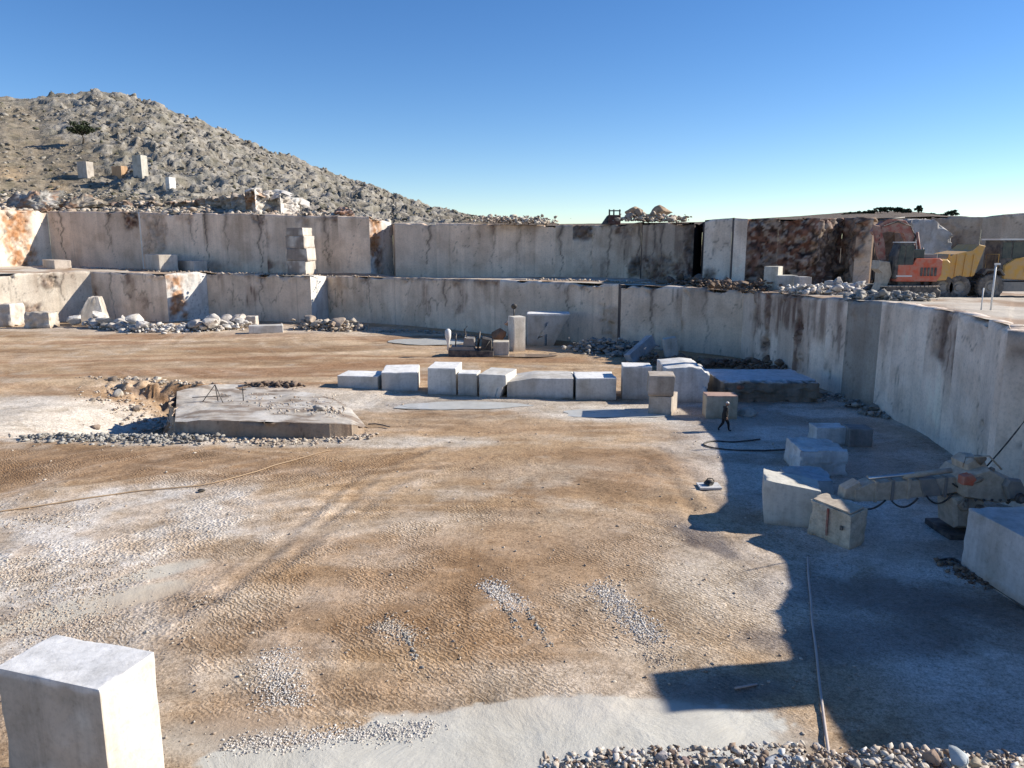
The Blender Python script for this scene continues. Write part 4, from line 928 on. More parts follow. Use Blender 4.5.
# broken rock above the left upper wall
for (x, y, w_, h_, c_, lab) in [(28, 206, 9, 4, (.42, .40, .37), 'long tilted grey outcrop above the left upper wall'), 
                                (345, 214, 2.6, 1.4, (.50, .36, .30), 'small reddish boulder on the rim near the hill foot'), (75, 209, 7, 2.4, (.44, .38, .31), 'low dark rock ledge above the upper wall')]:
    D = float(polar(UP, np.array([thx(x)]))[0][0]) * math.cos(thx(x)) + 3
    p = at(x, y - 2, D + 1); o = ob('outcrop', outcrop_mesh(int(x * 3), (w_ * 1.2, 4.5, h_ * 1.25), c_), None, p, (0, 0, .1)); tag(o, lab, 'rock outcrop')
pr = []
for _ in range(1500):
    x = RNG.uniform(0, 400); D = float(polar(UP, np.array([thx(x)]))[0][0]) * math.cos(thx(x)) + 1 + RNG.random() ** 2 * 14
    j = int(np.argmin(np.abs(HTH - thx(x)))); i = int(np.argmin(np.abs(HILL[:, j, 1] - D))); pr.append(HILL[i, j])
scatter('rubble', np.array(pr), .2 + 1.2 * RNG.random(1500) ** 3, stonecol(1500, 'mix'), M_ROCK, 'broken stone strewn above the left upper wall')

# gravel spills on the floor
def spill(label, x0, y0, x1, y1, wid, n, smax=.12, kind='white'):
    n = int(n * 2.0) if smax < .15 else n; smax = smax * .62
    kind = 'mix' if kind == 'white' and n % 3 else kind
    a, b = g(x0, y0), g(x1, y1); t = RNG.random(n); p = a + (b - a) * t[:, None]; d = (b - a) / np.linalg.norm(b - a); nn = np.array([-d[1], d[0], 0])
    p = p + nn * (RNG.normal(size=n) * wid * .4)[:, None] + d * (RNG.normal(size=n) * .2)[:, None]; p[:, 2] = floor_z(p)
    scatter('gravel', p, .02 + smax * RNG.random(n) ** 3, stonecol(n, kind), M_GRAV, label)
spill('white gravel spill right of the centre of the floor', 600, 585, 655, 640, .75, 1500)
spill('short white gravel patch in the middle of the floor', 488, 582, 520, 610, .6, 900)
spill('grey stones lining the left rut', 500, 600, 524, 640, .12, 110, .2, 'grey'); spill('grey stones lining the right rut', 518, 598, 552, 650, .12, 140, .18, 'grey')
spill('pale gravel patch left of the centre', 382, 622, 410, 640, .7, 700); spill('grey stones beside the pale gravel patch', 404, 630, 416, 662, .15, 120, .22, 'grey')
spill('pale gravel strip on the left of the floor', 275, 650, 285, 710, .8, 1200, .1)
spill('gravel fringe at the edge of the slurry', 230, 745, 430, 730, .5, 1500, .1)
spill('fine stones at the lower right of the gravel spill', 640, 640, 665, 665, .7, 500, .09)
for k, (x0, y0, x1, y1, wd, n_, sm) in enumerate([(0, 570, 130, 585, 2.6, 2600, .12), (0, 620, 110, 628, 1.4, 1500, .11), (0, 525, 90, 520, 1.5, 900, .15), (180, 640, 210, 580, .3, 260, .15)]):
    spill(['crumbled stone carpet at the lower left', 'crumbled stone strip behind the nearest block', 'thin scatter of stones on the left of the floor', 'stones along the edge of the left slurry streak'][k], x0, y0, x1, y1, wd, n_, sm, 'mix')
n = 3800; yy = 385 + 383 * RNG.random(n) ** .8; xx = RNG.random(n) * 860
ok = ~((yy > 690) & (xx > 230) & (xx < 790)); xx, yy = xx[ok], yy[ok]; n = len(xx)
pp = np.array([g(x, y) for x, y in zip(xx, yy)]); pp[:, 2] = floor_z(pp)
scatter('gravel', pp, (.02 + .10 * RNG.random(n) ** 5) * (.6 + pp[:, 1] / 45), stonecol(n, 'mix'), M_GRAV, 'small stones scattered all over the quarry floor')

# ---- cut slab rising out of the floor, left of centre
def cut_slab():
    root = empty('rock_ledge', g(270, 430), 'broad flat-topped ledge with a straight grey cut front, pale dust on top', 'rock ledge')
    r0 = np.array(root.location); r0[2] = 0; root.location = r0
    fr_ = [g(200, 437.5), g(240, 438.3), g(300, 438.3), g(330, 437.6), g(352, 435.5), g(364, 431)]
    tops = [1.02, 1.02, .9, .82, .66, .22]
    # front face strip (parts)
    for i in range(5):
        a, b = fr_[i], fr_[i + 1]; A_ = (a[0], a[1], 0, tops[i]); B_ = (b[0], b[1], 0, tops[i + 1])
        wall_panel(root, A_, B_, GREY * .46, seed=130 + i, res=.1, lip=False, crisp=True, dent=.02, streaks=.8, zones=[(.0, 1, 0, 1, 'rough', .5)] if i > 3 else [])
    # left broken side
    lf = [g(172, 402), g(176, 436), g(188, 437.2), g(200, 437.5)]
    lz = [.8, .85, .9, 1.02]
    for i in range(3): wall_panel(root, (lf[i][0], lf[i][1], -1.6, lz[i]), (lf[i + 1][0], lf[i + 1][1], -1.6 if i < 1 else -.9, lz[i + 1]), GREY * .8, seed=140 + i, res=.1, rough=.45, brown=.35, lip=False, crisp=True)
    # top surface
    nx_, ny_ = 110, 90; U, V_ = np.meshgrid(np.linspace(0, 1, nx_), np.linspace(0, 1, ny_))
    ft = np.array([lf[0] * .35 + lf[1] * .65 if False else lf[1]] + [lf[2]] + fr_); fzv = np.array([.85, .9] + tops)
    fx = np.linspace(0, 1, len(ft)); 
    F0 = np.stack([np.interp(U, fx, ft[:, k]) for k in range(2)], 2); Z0 = np.interp(U, fx, fzv)
    bk_ = np.array([g(178, 404), g(205, 395), g(230, 388), g(262, 386), g(295, 387), g(330, 395), g(352, 410), g(366, 427)]); bx = np.linspace(0, 1, len(bk_)); bz = np.array([.85, .75, .3, .2, .15, .1, .05, 0])
    B0 = np.stack([np.interp(U, bx, bk_[:, k]) for k in range(2)], 2); Z1 = np.interp(U, bx, bz)
    XY = F0 + (B0 - F0) * V_[..., None] ; XY[..., 1] += .03 * (1 - V_)
    Z = Z0 + (Z1 - Z0) * V_ - .01
    P = np.c_[XY.reshape(-1, 2), Z.ravel()]; P[:, 2] += (fbm(P * .8, 4, 150) - .5) * .22 * np.clip(V_.ravel() * 4, .2, 1) + (fbm(P * 3, 3, 151) - .5) * .06
    c = mix(np.array([.48, .435, .375]), np.array([.27, .215, .17]), sstep(.46, .62, fbm(P * np.array([.7, 1.2, .5]), 5, 152)))
    c = mix(c, np.array([.62, .59, .54]), sstep(.5, .62, fbm(P * .8, 5, 153)) * .7)
    ob('dusty_top', mesh('dusty_top', P - r0, gridf(ny_, nx_), M_BENCH, c, True), root)
cut_slab()
o = ob('rock', rock_mesh(81, (1.2, .9, .95), (.48, .45, .41), n=14), None, g(318, 421) + np.array([0, .3, .55])); tag(o, 'single grey rock sitting on the dusty ledge top', 'rock')
pq = []
for _ in range(420):
    x_, y_ = RNG.uniform(205, 345), RNG.uniform(394, 419); q_ = g(x_, y_, .62); pq.append(q_ + np.array([0, 0, .0 + .16 * (419 - y_) / -25 + .18]))
scatter('rubble', np.array(pq), .04 + .2 * RNG.random(420) ** 3, stonecol(420, 'mix'), M_ROCK, 'small stones strewn over the dusty ledge top')
p = g(320, 420)
pq = np.array([p + np.array([RNG.normal() * 1.0, RNG.normal() * .7, .55]) for _ in range(90)]); scatter('rubble', pq, .08 + .3 * RNG.random(90) ** 2, stonecol(90, 'mix'), M_ROCK, 'small stones round the single rock on the ledge')

# ---- rubble on the viewer's own ledge
def near_ledge():
    nx_, ny_ = 120, 60; X, Y = np.meshgrid(np.linspace(-6, 9, nx_), np.linspace(-8, 2.95, ny_)); Y = np.where(X < .25, Y - .28 * sstep(.25, -.15, X) - 0.0, Y); Z = np.full(X.shape, CAMH - 2.21) 
    P = np.stack([X.ravel(), Y.ravel(), Z.ravel()], 1); P[:, 2] += (fbm(P * 1.5, 4, 601) - .5) * .08
    # front face drops to the floor
    edge = P[-nx_:]; drop = []; 
    for k in range(1, 30):
        e = edge.copy(); e[:, 2] = edge[:, 2] - k * .3; e[:, 1] += (fbm(e * .8, 3, 602) - .5) * .15 - .08; drop.append(e)
    V = np.concatenate([P] + drop); c = np.tile(PALE * .95, (len(V), 1))
    tag(ob('viewing_ledge_ground', mesh('viewing_ledge_ground', V, gridf(ny_ + 29, nx_), M_BENCH, c, False)), kind='structure')
    prof = lambda x: np.interp(x, [.15, .35, .6, .75, .95, 1.25, 1.45, 1.6, 1.75, 2.1, 2.5], [-.03, .03, .06, .04, .07, .085, .03, .06, .05, .0, -.05])
    n = 5200; xs = RNG.uniform(.12, 3.0, n); ys = 2.55 + .42 * RNG.random(n); hs = prof(xs) * RNG.random(n) ** .5
    pts_ = np.c_[xs, ys, CAMH - 2.21 + hs * np.clip((3.05 - np.abs(ys - 2.8) * 2 - 2.0), 0, 1.2)]
    sz = .008 + .04 * RNG.random(n) ** 2.2
    gc = np.concatenate([stonecol(n // 2, 'mix'), stonecol(n // 4, 'brown'), stonecol(n - n // 2 - n // 4, 'white')]); RNG.shuffle(gc)
    scatter('gravel', pts_, sz, gc, M_GRAV, 'coarse crushed stone along the edge of the viewing ledge', lvl=0)
    # the stones large enough to pick out
    for i, (x, y, s, c_, lab) in enumerate([(663, 752, .075, (.36, .33, .33), 'dark upright stone on the near rubble edge'), (655, 762, .06, (.34, .29, .27), 'dark stone leaning against the upright one'), (688, 762, .07, (.42, .30, .27), 'reddish-brown stone in the near rubble'),
              (727, 764, .06, (.62, .60, .56), 'small pale stone in the near rubble'), (775, 754, .15, (.33, .35, .38), 'flat blue-grey slab stone in the near rubble'), (855, 762, .07, (.62, .58, .52), 'pale pointed stone left of the big brown one'),
              (872, 762, .06, (.58, .50, .40), 'tan stone beside the pale pointed one'), (888, 764, .075, (.70, .68, .63), 'white rounded stone in the near rubble'), (934, 757, .10, (.34, .24, .18), 'rust-brown stone at the right of the near rubble'),
              (957, 756, .12, (.50, .54, .54), 'largest grey-blue stone at the right of the near rubble'), (975, 762, .07, (.55, .46, .34), 'ochre stone right of the largest grey-blue stone'), (800, 758, .06, (.45, .40, .36), 'brown-grey stone beside the flat slab stone')]):
        p = at(x, y, 2.85); fl = (1.7, 1, .55) if i == 4 else (1, .9, 1.1)
        me = rock_mesh(300 + i, (s * fl[0], s * fl[1], s * fl[2]), c_, lvl=2, mat=M_GRAV); o = ob('rock', me, None, p - np.array([0, 0, s * .45]), (0, (i % 3 - 1) * .25, i)); tag(o, lab, 'rock')
near_ledge()

# ---- block on the near rim of the right wall: outside the view, its shadow lies on the floor
o = ob('marble_block', blockmesh(3.0, 1.75, 2.2, (.6, .58, .54), 55, .06), None, (21.45, 20.35, 7.25), (0, 0, .1)); tag(o, 'block standing on the near rim of the right wall', 'stone block')

# ================================================================= WATER
def puddle_mat(name, c, rough=.06, spec=.5):
    m, t, b = newmat(name); geo = N(t, 'ShaderNodeNewGeometry'); n_ = noise(t, geo.outputs['Position'], 1.2, 5, .6)
    r = ramp(t, [(.3, tuple(q * .8 for q in c)), (.7, c)]); t.links.new(n_.outputs[0], r.inputs[0]); t.links.new(r.outputs[0], b.inputs['Base Color'])
    b.inputs['Roughness'].default_value = rough; b.inputs['Specular IOR Level'].default_value = spec; bump(t, b, n_.outputs[0], .03, .02); return m
M_MILK_SHEEN = puddle_mat('milky_water_sheen', (.66, .65, .60), .2); M_MUD = puddle_mat('muddy_water', (.36, .26, .18), .12)  # milky tone raised to stand for a bright pale reflection
def puddle(px, py, rx, ry, mat, seed, z=.02):
    c = g(px, py); n_ = 72; v = [(0, 0, 0)]; f = []
    for k in range(n_):
        a = k * 2 * math.pi / n_; r = .75 + .55 * float(fbm(np.array([[math.cos(a) * 1.6 + seed * 5, math.sin(a) * 1.6, 0]]), 4, seed)[0]); v.append((rx * r * math.cos(a), ry * r * math.sin(a), 0)); f.append((0, k + 1, (k + 1) % n_ + 1))
    o = ob('puddle', mesh('puddle', np.array(v), f, mat), None, (c[0], c[1], fz(c[0], c[1]) + z)); tag(o, kind='structure')
puddle(465, 405.5, 4.2, 1.25, M_MILK_SHEEN, 3, .05); puddle(440, 407, 3.0, .8, M_MILK_SHEEN, 4, .055); puddle(427, 342, 4.0, 2.6, M_MILK_SHEEN, 5, .05); puddle(520, 356, 3.2, 1.0, M_MUD, 6, .05)
puddle(618, 413, 3.6, 1.3, M_MILK_SHEEN, 8, .05)

# ================================================================= SMALL GEAR
def tube(name, pts, r, mat, parent=None, seg=8, close=True):
    """a round bar or hose along a polyline"""
    pts = [np.array(p, float) for p in pts]; V = []; rs_ = r if np.ndim(r) else [r] * len(pts)
    for i, p in enumerate(pts):
        t = pts[min(i + 1, len(pts) - 1)] - pts[max(i - 1, 0)]; t = t / (np.linalg.norm(t) + 1e-9); up = np.array([0, 0, 1.0]) if abs(t[2]) < .9 else np.array([1.0, 0, 0])
        a = np.cross(t, up); a /= np.linalg.norm(a); b = np.cross(t, a)
        for k in range(seg): w_ = k * 2 * math.pi / seg; V.append(p + (a * math.cos(w_) + b * math.sin(w_)) * rs_[i])
    F_ = [(i * seg + k, i * seg + (k + 1) % seg, (i + 1) * seg + (k + 1) % seg, (i + 1) * seg + k) for i in range(len(pts) - 1) for k in range(seg)]
    F_ += [tuple(range(seg))[::-1], tuple((len(pts) - 1) * seg + k for k in range(seg))]
    return ob(name, mesh(name, np.array(V), F_, mat, smooth=True), parent)
def prism(name, prof, y0, y1, mat, parent=None, bev=0.03):
    """outline in x-z pulled from y0 to y1, with a bevelled rim"""
    P_ = np.array(prof, float); c = P_.mean(0); n_ = len(P_); ins = c + (P_ - c) * (1 - bev / (np.abs(P_ - c).max() + 1e-6))
    V = [(x, y0, z) for x, z in ins] + [(x, y0 + bev * np.sign(y1 - y0), z) for x, z in P_] + [(x, y1 - bev * np.sign(y1 - y0), z) for x, z in P_] + [(x, y1, z) for x, z in ins]
    F_ = [tuple(range(n_)), tuple(range(3 * n_, 4 * n_))[::-1]]
    for k in range(3):
        for i in range(n_): F_.append((k * n_ + (i + 1) % n_, k * n_ + i, (k + 1) * n_ + i, (k + 1) * n_ + (i + 1) % n_))
    return ob(name, mesh(name, np.array(V), F_, mat), parent)
def box(name, x0, x1, y0, y1, z0, z1, mat, parent=None, bev=.03): return prism(name, [(x0, z0), (x1, z0), (x1, z1), (x0, z1)], y0, y1, mat, parent, bev)
def wheel(parent, x, y, z, r, wd, mt, mr, name='wheel', lugs=22):
    """tyre with lugs and dished rim; the axle runs along y"""
    w_ = ob(name, None, parent) if False else None
    prof = [(.52, -.5), (.80, -.5), (.93, -.44), (1.0, -.33), (1.0, .33), (.93, .44), (.80, .5), (.52, .5)]; n_ = lugs * 2; V = []; F_ = []
    for i in range(n_):
        a = i * 2 * math.pi / n_; k = 1.0 if i % 2 else .955
        for (rr, yy) in prof: s = rr * (k if rr > .9 else 1) * r; V.append((s * math.cos(a), yy * wd, s * math.sin(a)))
    m_ = len(prof)
    for i in range(n_):
        for j in range(m_ - 1): F_.append((i * m_ + j, i * m_ + j + 1, ((i + 1) % n_) * m_ + j + 1, ((i + 1) % n_) * m_ + j))
    ty = ob(name, mesh('tyre', np.array(V), F_, mt), parent, (x, y, z))
    prof = [(.54, -.44), (.50, -.34), (.30, -.28), (.26, -.40), (0.001, -.42)]; V = []; F_ = []; n_ = 24
    for i in range(n_):
        a = i * 2 * math.pi / n_
        for rr, yy in prof: V.append((rr * r * math.cos(a), yy * wd, rr * r * math.sin(a)))
    m_ = len(prof)
    for i in range(n_):
        for j in range(m_ - 1): F_.append((i * m_ + j, i * m_ + j + 1, ((i + 1) % n_) * m_ + j + 1, ((i + 1) % n_) * m_ + j))
    ob('rim', mesh('rim', np.array(V), F_, mr), ty)
    return ty
M_ORANGE = plain('orange_paint', (.58, .10, .04), .5, dust=.5); M_YEL = plain('yellow_paint', (.60, .33, .06), .55, dust=.55); M_DKM = plain('dark_steel', (.045, .045, .05), .6, .3, .4)
M_TYRE = plain('dusty_tyre', (.06, .058, .055), .85, dust=.75, dustc=(.30, .26, .22)); M_GLASS = plain('cab_glass', (.02, .045, .055), .08, dust=.12); M_WHT = plain('white_paint', (.7, .69, .66), .5, dust=.3)
M_GREYP = plain('grey_paint', (.20, .195, .185), .6, dust=.5); M_DUSTY = plain('dust_caked_steel', (.40, .33, .25), .85, .0, .8, (.66, .57, .44), 3.5); M_RED = plain('worn_red_paint', (.30, .075, .05), .6, dust=.75)
M_BLACK = plain('black_rubber', (.02, .02, .022), .6, dust=.25); M_CHROME = plain('steel_rod', (.55, .55, .55), .3, .9, .2)

# ---- excavator (local x along the picture, z up, about 57 m away)
def excavator():
    D = 56.5; r0 = at(900, 297.5, D); r0[2] = 6.75; s = D / FPX
    root = empty('excavator', r0, 'orange tracked excavator with its arm folded down, standing on the right bench', 'excavator')
    X = lambda px: (px - 900) * s; Z = lambda py: (297 - py) * s + .02
    for k, yy in enumerate((-1.3, 1.1)):
        pr_ = [(X(878), .05), (X(920), .05), (X(928), .35), (X(928), .75), (X(922), 1.05), (X(876), 1.05), (X(870), .75), (X(870), .35)]
        tr = prism('track', pr_, yy - .3, yy + .3, M_DKM, root, .05)
        for i in range(6): wheel(tr, X(878) + i * .62, yy - .32, .42, .24, .16, M_DUSTY, M_DKM, 'track_roller', 10)
        for i in range(14): box('track_shoe', X(873) + i * .29, X(873) + i * .29 + .22, yy - .33, yy + .33, 1.03, 1.12, M_DUSTY, tr, .01)
        for i in range(14): box('track_shoe', X(877) + i * .24, X(877) + i * .24 + .18, yy - .33, yy + .33, -.02, .06, M_DUSTY, tr, .01)
    box('undercarriage', X(884), X(916), -1.0, .8, .55, 1.15, M_DKM, root); box('turntable', X(890), X(912), -1.0, .8, 1.15, 1.4, M_DKM, root)
    bd = prism('upper_body', [(X(886), 1.4), (X(925), 1.4), (X(929), 1.9), (X(929), 2.9), (X(926), 3.05), (X(903), 3.05), (X(900), 2.6), (X(886), 2.6)], -1.35, 1.25, M_ORANGE, root, .06)
    box('engine_hood', X(904), X(926), -1.0, .9, 3.05, 3.35, M_GREYP, bd, .05); tube('exhaust_pipe', [(X(918), 0, 3.3), (X(918), 0, 3.8)], .06, M_DKM, bd)
    prism('counterweight', [(X(925), 1.45), (X(935), 1.5), (X(937), 2.0), (X(937), 2.8), (X(934), 3.0), (X(926), 3.0)], -1.3, 1.2, M_YEL, root, .12)
    for i in range(5): box('vent_slat', X(908) + i * .25, X(908) + i * .25 + .16, -1.39, -1.355, 1.8, 2.4, M_DKM, bd, .005)
    cb = prism('cab', [(X(884), 1.6), (X(901), 1.6), (X(901), 4.0), (X(899), 4.15), (X(887), 4.15), (X(883), 3.2)], -1.32, -.25, M_DKM, root, .05)
    prism('cab_window', [(X(885), 2.6), (X(891.5), 2.6), (X(891.5), 3.95), (X(887.3), 3.95)], -1.345, -1.33, M_GLASS, cb, .004); box('cab_window', X(892.6), X(899.8), -1.345, -1.33, 2.5, 3.95, M_GLASS, cb, .004)
    box('cab_roof', X(886), X(901.5), -1.34, -.22, 4.15, 4.23, M_WHT, cb, .02); box('door_sill', X(885), X(900.5), -1.36, -1.32, 1.75, 1.85, M_WHT, cb, .01)
    box('rear_window_hood', X(901), X(912), -1.2, .2, 3.05, 3.7, M_GLASS, bd, .05)
    # boom rises from the body, arches over and reaches to the left
    up = [(X(899), 2.2), (X(907), 2.5), (X(912), 3.6), (X(906), 5.1), (X(898), 5.75), (X(880), 5.85), (X(869), 5.35), (X(866), 4.95), (X(869), 4.7), (X(882), 5.0), (X(897), 4.85), (X(903), 4.0)]
    prism('boom', up, -.1, .4, M_RED, root, .05)
    prism('stick', [(X(865), 5.45), (X(871), 5.35), (X(877), 4.2), (X(880), 2.7), (X(876), 2.55), (X(871), 3.4)], -.45, -.12, M_RED, root, .04)
    tube('lift_cylinder', [(X(915), -.25, 2.9), (X(909), -.25, 4.9)], .10, M_RED, root); tube('lift_cylinder', [(X(919), .55, 3.0), (X(906), .55, 5.1)], .10, M_CHROME, root)
    tube('stick_cylinder', [(X(898), .15, 5.95), (X(872), -.1, 5.75)], .08, M_DKM, root)
    for k_ in range(3): tube('hydraulic_hose', [(X(905), -.15 + k_ * .06, 3.4), (X(908) + k_ * .05, -.16, 4.6), (X(903), -.15 + k_ * .05, 5.35), (X(890), -.14, 5.62 + k_ * .05), (X(874), -.2, 5.3), (X(871), -.48, 4.6 - k_ * .3)], .025, M_BLACK, root, 5)
    tube('bucket_cylinder', [(X(870), -.2, 4.9), (X(880), -.2, 3.3)], .08, M_CHROME, root)
    prism('bucket', [(X(871), 2.9), (X(881), 2.8), (X(884), 1.9), (X(880), 1.0), (X(872), .65), (X(875), 1.3), (X(875), 2.0), (X(870), 2.3)], -.9, .3, M_DUSTY, root, .05)
excavator()
def dumper():
    D = 57.5; r0 = at(970, 297.5, D); r0[2] = 6.78; s = D / FPX
    root = empty('dump_truck', r0, 'dusty yellow articulated dump truck parked right of the excavator', 'dump truck')
    X = lambda px: (px - 970) * s
    for px in (930.5, 946): 
        for yy in (-1.3, 1.0): wheel(root, X(px), yy, .9, .9, .55, M_TYRE, M_GREYP)
    for yy in (-1.3, 1.0): wheel(root, X(977), yy, .95, .98, .6, M_TYRE, M_GREYP)
    box('chassis', X(925), X(1022), -.5, .4, .85, 1.25, M_DKM, root, .05)
    prism('dump_body', [(X(922), 2.6), (X(926), 1.7), (X(940), 1.5), (X(960), 1.75), (X(968), 3.9), (X(962), 4.0), (X(956), 3.6), (X(938), 3.3)], -1.5, 1.3, M_YEL, root, .06)
    for px in (932, 940, 948, 956): prism('body_rib', [(X(px), 1.7), (X(px + 1.3), 1.7), (X(px + 2.4), 3.3), (X(px + 1.1), 3.3)], -1.56, -1.5, M_YEL, root, .01)
    tube('tip_cylinder', [(X(952), -.9, 1.2), (X(962), -.9, 2.8)], .1, M_CHROME, root); box('articulation_joint', X(958), X(966), -.45, .35, .9, 1.6, M_DKM, root)
    prism('mudguard', [(X(966), 1.9), (X(970), 2.25), (X(984), 2.25), (X(989), 1.8), (X(987), 1.75), (X(983), 2.12), (X(971), 2.12), (X(968), 1.8)], -1.65, -.9, M_DKM, root, .02)
    cb = prism('cab', [(X(986), 1.6), (X(1010), 1.6), (X(1012), 2.8), (X(1008), 4.3), (X(986), 4.3)], -1.1, .9, M_DKM, root, .05)
    box('cab_window', X(987.5), X(996), -1.125, -1.11, 3.0, 4.15, M_GLASS, cb, .004); prism('cab_window', [(X(997.5), 3.0), (X(1010), 3.0), (X(1007), 4.15), (X(997.5), 4.15)], -1.125, -1.11, M_GLASS, cb, .004)
    box('roof', X(983), X(1014), -1.25, 1.05, 4.3, 4.42, M_WHT, cb, .02); tube('handrail', [(X(972), -1.2, 2.3), (X(972), -1.2, 3.3), (X(984), -1.2, 3.3), (X(984), -1.2, 2.3)], .03, M_YEL, root)
    prism('bonnet', [(X(990), 1.5), (X(1046), 1.3), (X(1050), 2.2), (X(1040), 2.9), (X(1014), 3.15), (X(1000), 3.0), (X(990), 2.5)], -1.2, 1.0, M_YEL, root, .1)
    prism('bonnet_top', [(X(1006), 3.0), (X(1014), 3.17), (X(1040), 2.93), (X(1040), 3.05), (X(1014), 3.35)], -1.0, .8, M_WHT, root, .03)
    box('bumper', X(990), X(1052), -1.28, 1.1, .6, 1.3, M_GREYP, root, .05); tube('air_intake', [(X(1001), -.9, 2.9), (X(1001), -.9, 3.8)], .09, M_DKM, root)
    for i in range(4): box('hood_vent', X(1010) + i * .3, X(1010) + i * .3 + .18, -1.24, -1.2, 2.0, 2.4, M_DKM, root, .004)
dumper()
for (x, yt, yb, r_, lab) in [(991, 265, 307, .05, 'tall thin white pole at the bench edge in front of the dump truck'), (981.5, 288, 306, .035, 'short thin pole left of the tall white pole')]:
    p = at(x, yb, 42.5); t = at(x, yt, 42.5); root = empty('marker_pole', p, lab, 'pole')
    tube('post', [(0, 0, -.4), (0, 0, t[2] - p[2])], r_, M_WHT, root)
    if yt < 270: box('post_cap', -.07, .22, -.06, .06, t[2] - p[2], t[2] - p[2] + .10, M_WHT, root, .01)

# ---- quarry sawing machine lying in the shade at the right: body, long arm, hanging hoses
def arm_machine():
    D = 27.8; s = D / FPX; r0 = at(905, 540, D); r0[2] = 0; 
    root = empty('stone_cutting_machine', (r0[0], r0[1], 0), 'dust-caked cutting machine with a long horizontal arm and drooping hoses in the shade', 'quarry machine')
    def L(x, y, dd=0.0): p = at(x, y, D + dd); return p - np.array([r0[0], r0[1], 0])
    def pr(name, pix, d0, d1, mat, par=None, bev=.05):
        q = [L(*p) for p in pix]; return prism(name, [(v[0], v[2]) for v in q], d0, d1, mat, par or root, bev)
    pr('arm', [(850, 499), (851, 487), (868, 480), (920, 477), (962, 473), (964, 487), (935, 492), (880, 498)], -.35, .35, M_DUSTY)
    pr('arm_end_plate', [(840, 497), (842, 487), (856, 480), (860, 484), (853, 498)], -.3, .3, M_DUSTY, bev=.03)
    pr('arm_collar', [(918, 494), (914, 476), (930, 475), (936, 492)], -.42, .42, M_GREYP, bev=.03)
    body = pr('machine_body', [(952, 490), (950, 475), (957, 467), (975, 462), (988, 470), (1003, 474), (1008, 485), (1004, 494), (985, 496)], -.9, .9, M_DUSTY, bev=.12)
    pr('gearbox', [(958, 470), (957, 460), (965, 455), (977, 456), (982, 466), (978, 472)], -.5, .5, M_DUSTY, body, .1)
    pr('orange_cover', [(948, 477), (949, 469), (958, 467), (962, 472), (958, 478)], -.98, -.6, M_ORANGE, body, .03)
    pr('motor', [(986, 477), (990, 470), (1002, 471), (1007, 480), (1004, 490), (990, 490)], -1.15, -.85, M_GREYP, body, .08)
    wheel(root, L(1000, 488)[0], -1.2, L(1000, 488)[2], .2, .15, M_DKM, M_GREYP, 'pulley', 10)
    pr('pedestal', [(945, 522), (944, 493), (962, 490), (975, 494), (974, 522)], -.7, .6, M_DUSTY, bev=.12)
    box('base_rail', L(940, 500)[0], L(985, 500)[0], -.9, .9, .0, .25, M_DKM, root)
    def droop(x0, y0, x1, y1, sag, off=-.45):
        a, b = L(x0, y0), L(x1, y1); a[1] = b[1] = off; return [a + (b - a) * t - np.array([0, 0, sag * 4 * t * (1 - t)]) for t in np.linspace(0, 1, 12)]
    for q in [(862, 505, 880, 496, .1), (886, 497, 912, 494, .30), (920, 492, 946, 490, .34), (946, 480, 960, 486, .05)]: tube('hose', droop(*q), .035, M_BLACK, root, 6)
    for i_, x_ in enumerate((872, 888, 904, 940)):
        q_ = L(x_, 486); box('flange_plate', q_[0] - .05, q_[0] + .05, -.40, .40, L(x_, 499 - i_ * 1.6)[2], L(x_, 478.5 - i_ * 1.4)[2], M_GREYP if i_ % 2 else M_DUSTY, root, .01)
    tube('feed_cylinder', [L(866, 478) + np.array([0, -.2, .05]), L(948, 470) + np.array([0, -.2, .05])], .07, M_CHROME, root); tube('feed_cylinder', [L(900, 476) + np.array([0, -.2, .05]), L(948, 470) + np.array([0, -.2, .05])], .11, M_DUSTY, root)
    for k_ in range(6): q_ = L(953 + k_ * 8, 492); ob('bolt', mesh('bolt', IC0[0] * .06, IC0[1], M_DKM), body, (q_[0], -.92, q_[2]))
    tube('guard_rail', [L(952, 462) + np.array([0, -.7, 0]), L(955, 452) + np.array([0, -.7, 0]), L(978, 451) + np.array([0, -.7, 0]), L(990, 464) + np.array([0, -.7, 0])], .035, M_DUSTY, root, 6)
    # ragged rock dust clods caked on the body
    for i, (x, y, sz) in enumerate([(965, 470, .35), (972, 456, .3), (952, 498, .35), (960, 510, .3), (968, 503, .3), (995, 492, .25), (984, 466, .2)]):
        o = ob('mud_clod', rock_mesh(400 + i, sz * 2.2, (.36, .29, .22)), root, L(x, y) + np.array([0, -.75 if i not in (1, 6) else -.45, -sz * .8]))
    c0 = L(987, 466); c0[1] = 0; c1 = at(1060, 372, 26.5) - np.array([r0[0], r0[1], 0]); tube('power_cable', [c0 + (c1 - c0) * t - np.array([0, 0, .5 * 4 * t * (1 - t) * .3]) for t in np.linspace(0, 1, 12)], .03, M_BLACK, root, 6)
    # tilted end box with rust marks
    bx = empty('counterweight_box', (0, 0, 0), 'battered cream box with rust-red streaks tilted at the end of the cutting arm', 'machine box')
    a, b = g(817, 535), g(862, 549); c_ = (a + b) / 2; w_ = float(np.hypot(*(b - a)[:2])); yw = math.atan2(b[1] - a[1], b[0] - a[0])
    bx.location = (c_[0], c_[1] + .3, .0); bx.rotation_euler = (.10, .06, yw - .12)
    M_BOX = rock_mat('caked_cream_paint', None, .35, 3, .02, .25, .5, fine=14); 
    me = blockmesh(w_, .95, 1.45, (.66, .58, .45), 61, .09, n=14, rough=.18); me.materials.clear(); me.materials.append(M_BOX); me.name = 'box_body'; ob('box_body', me, bx)
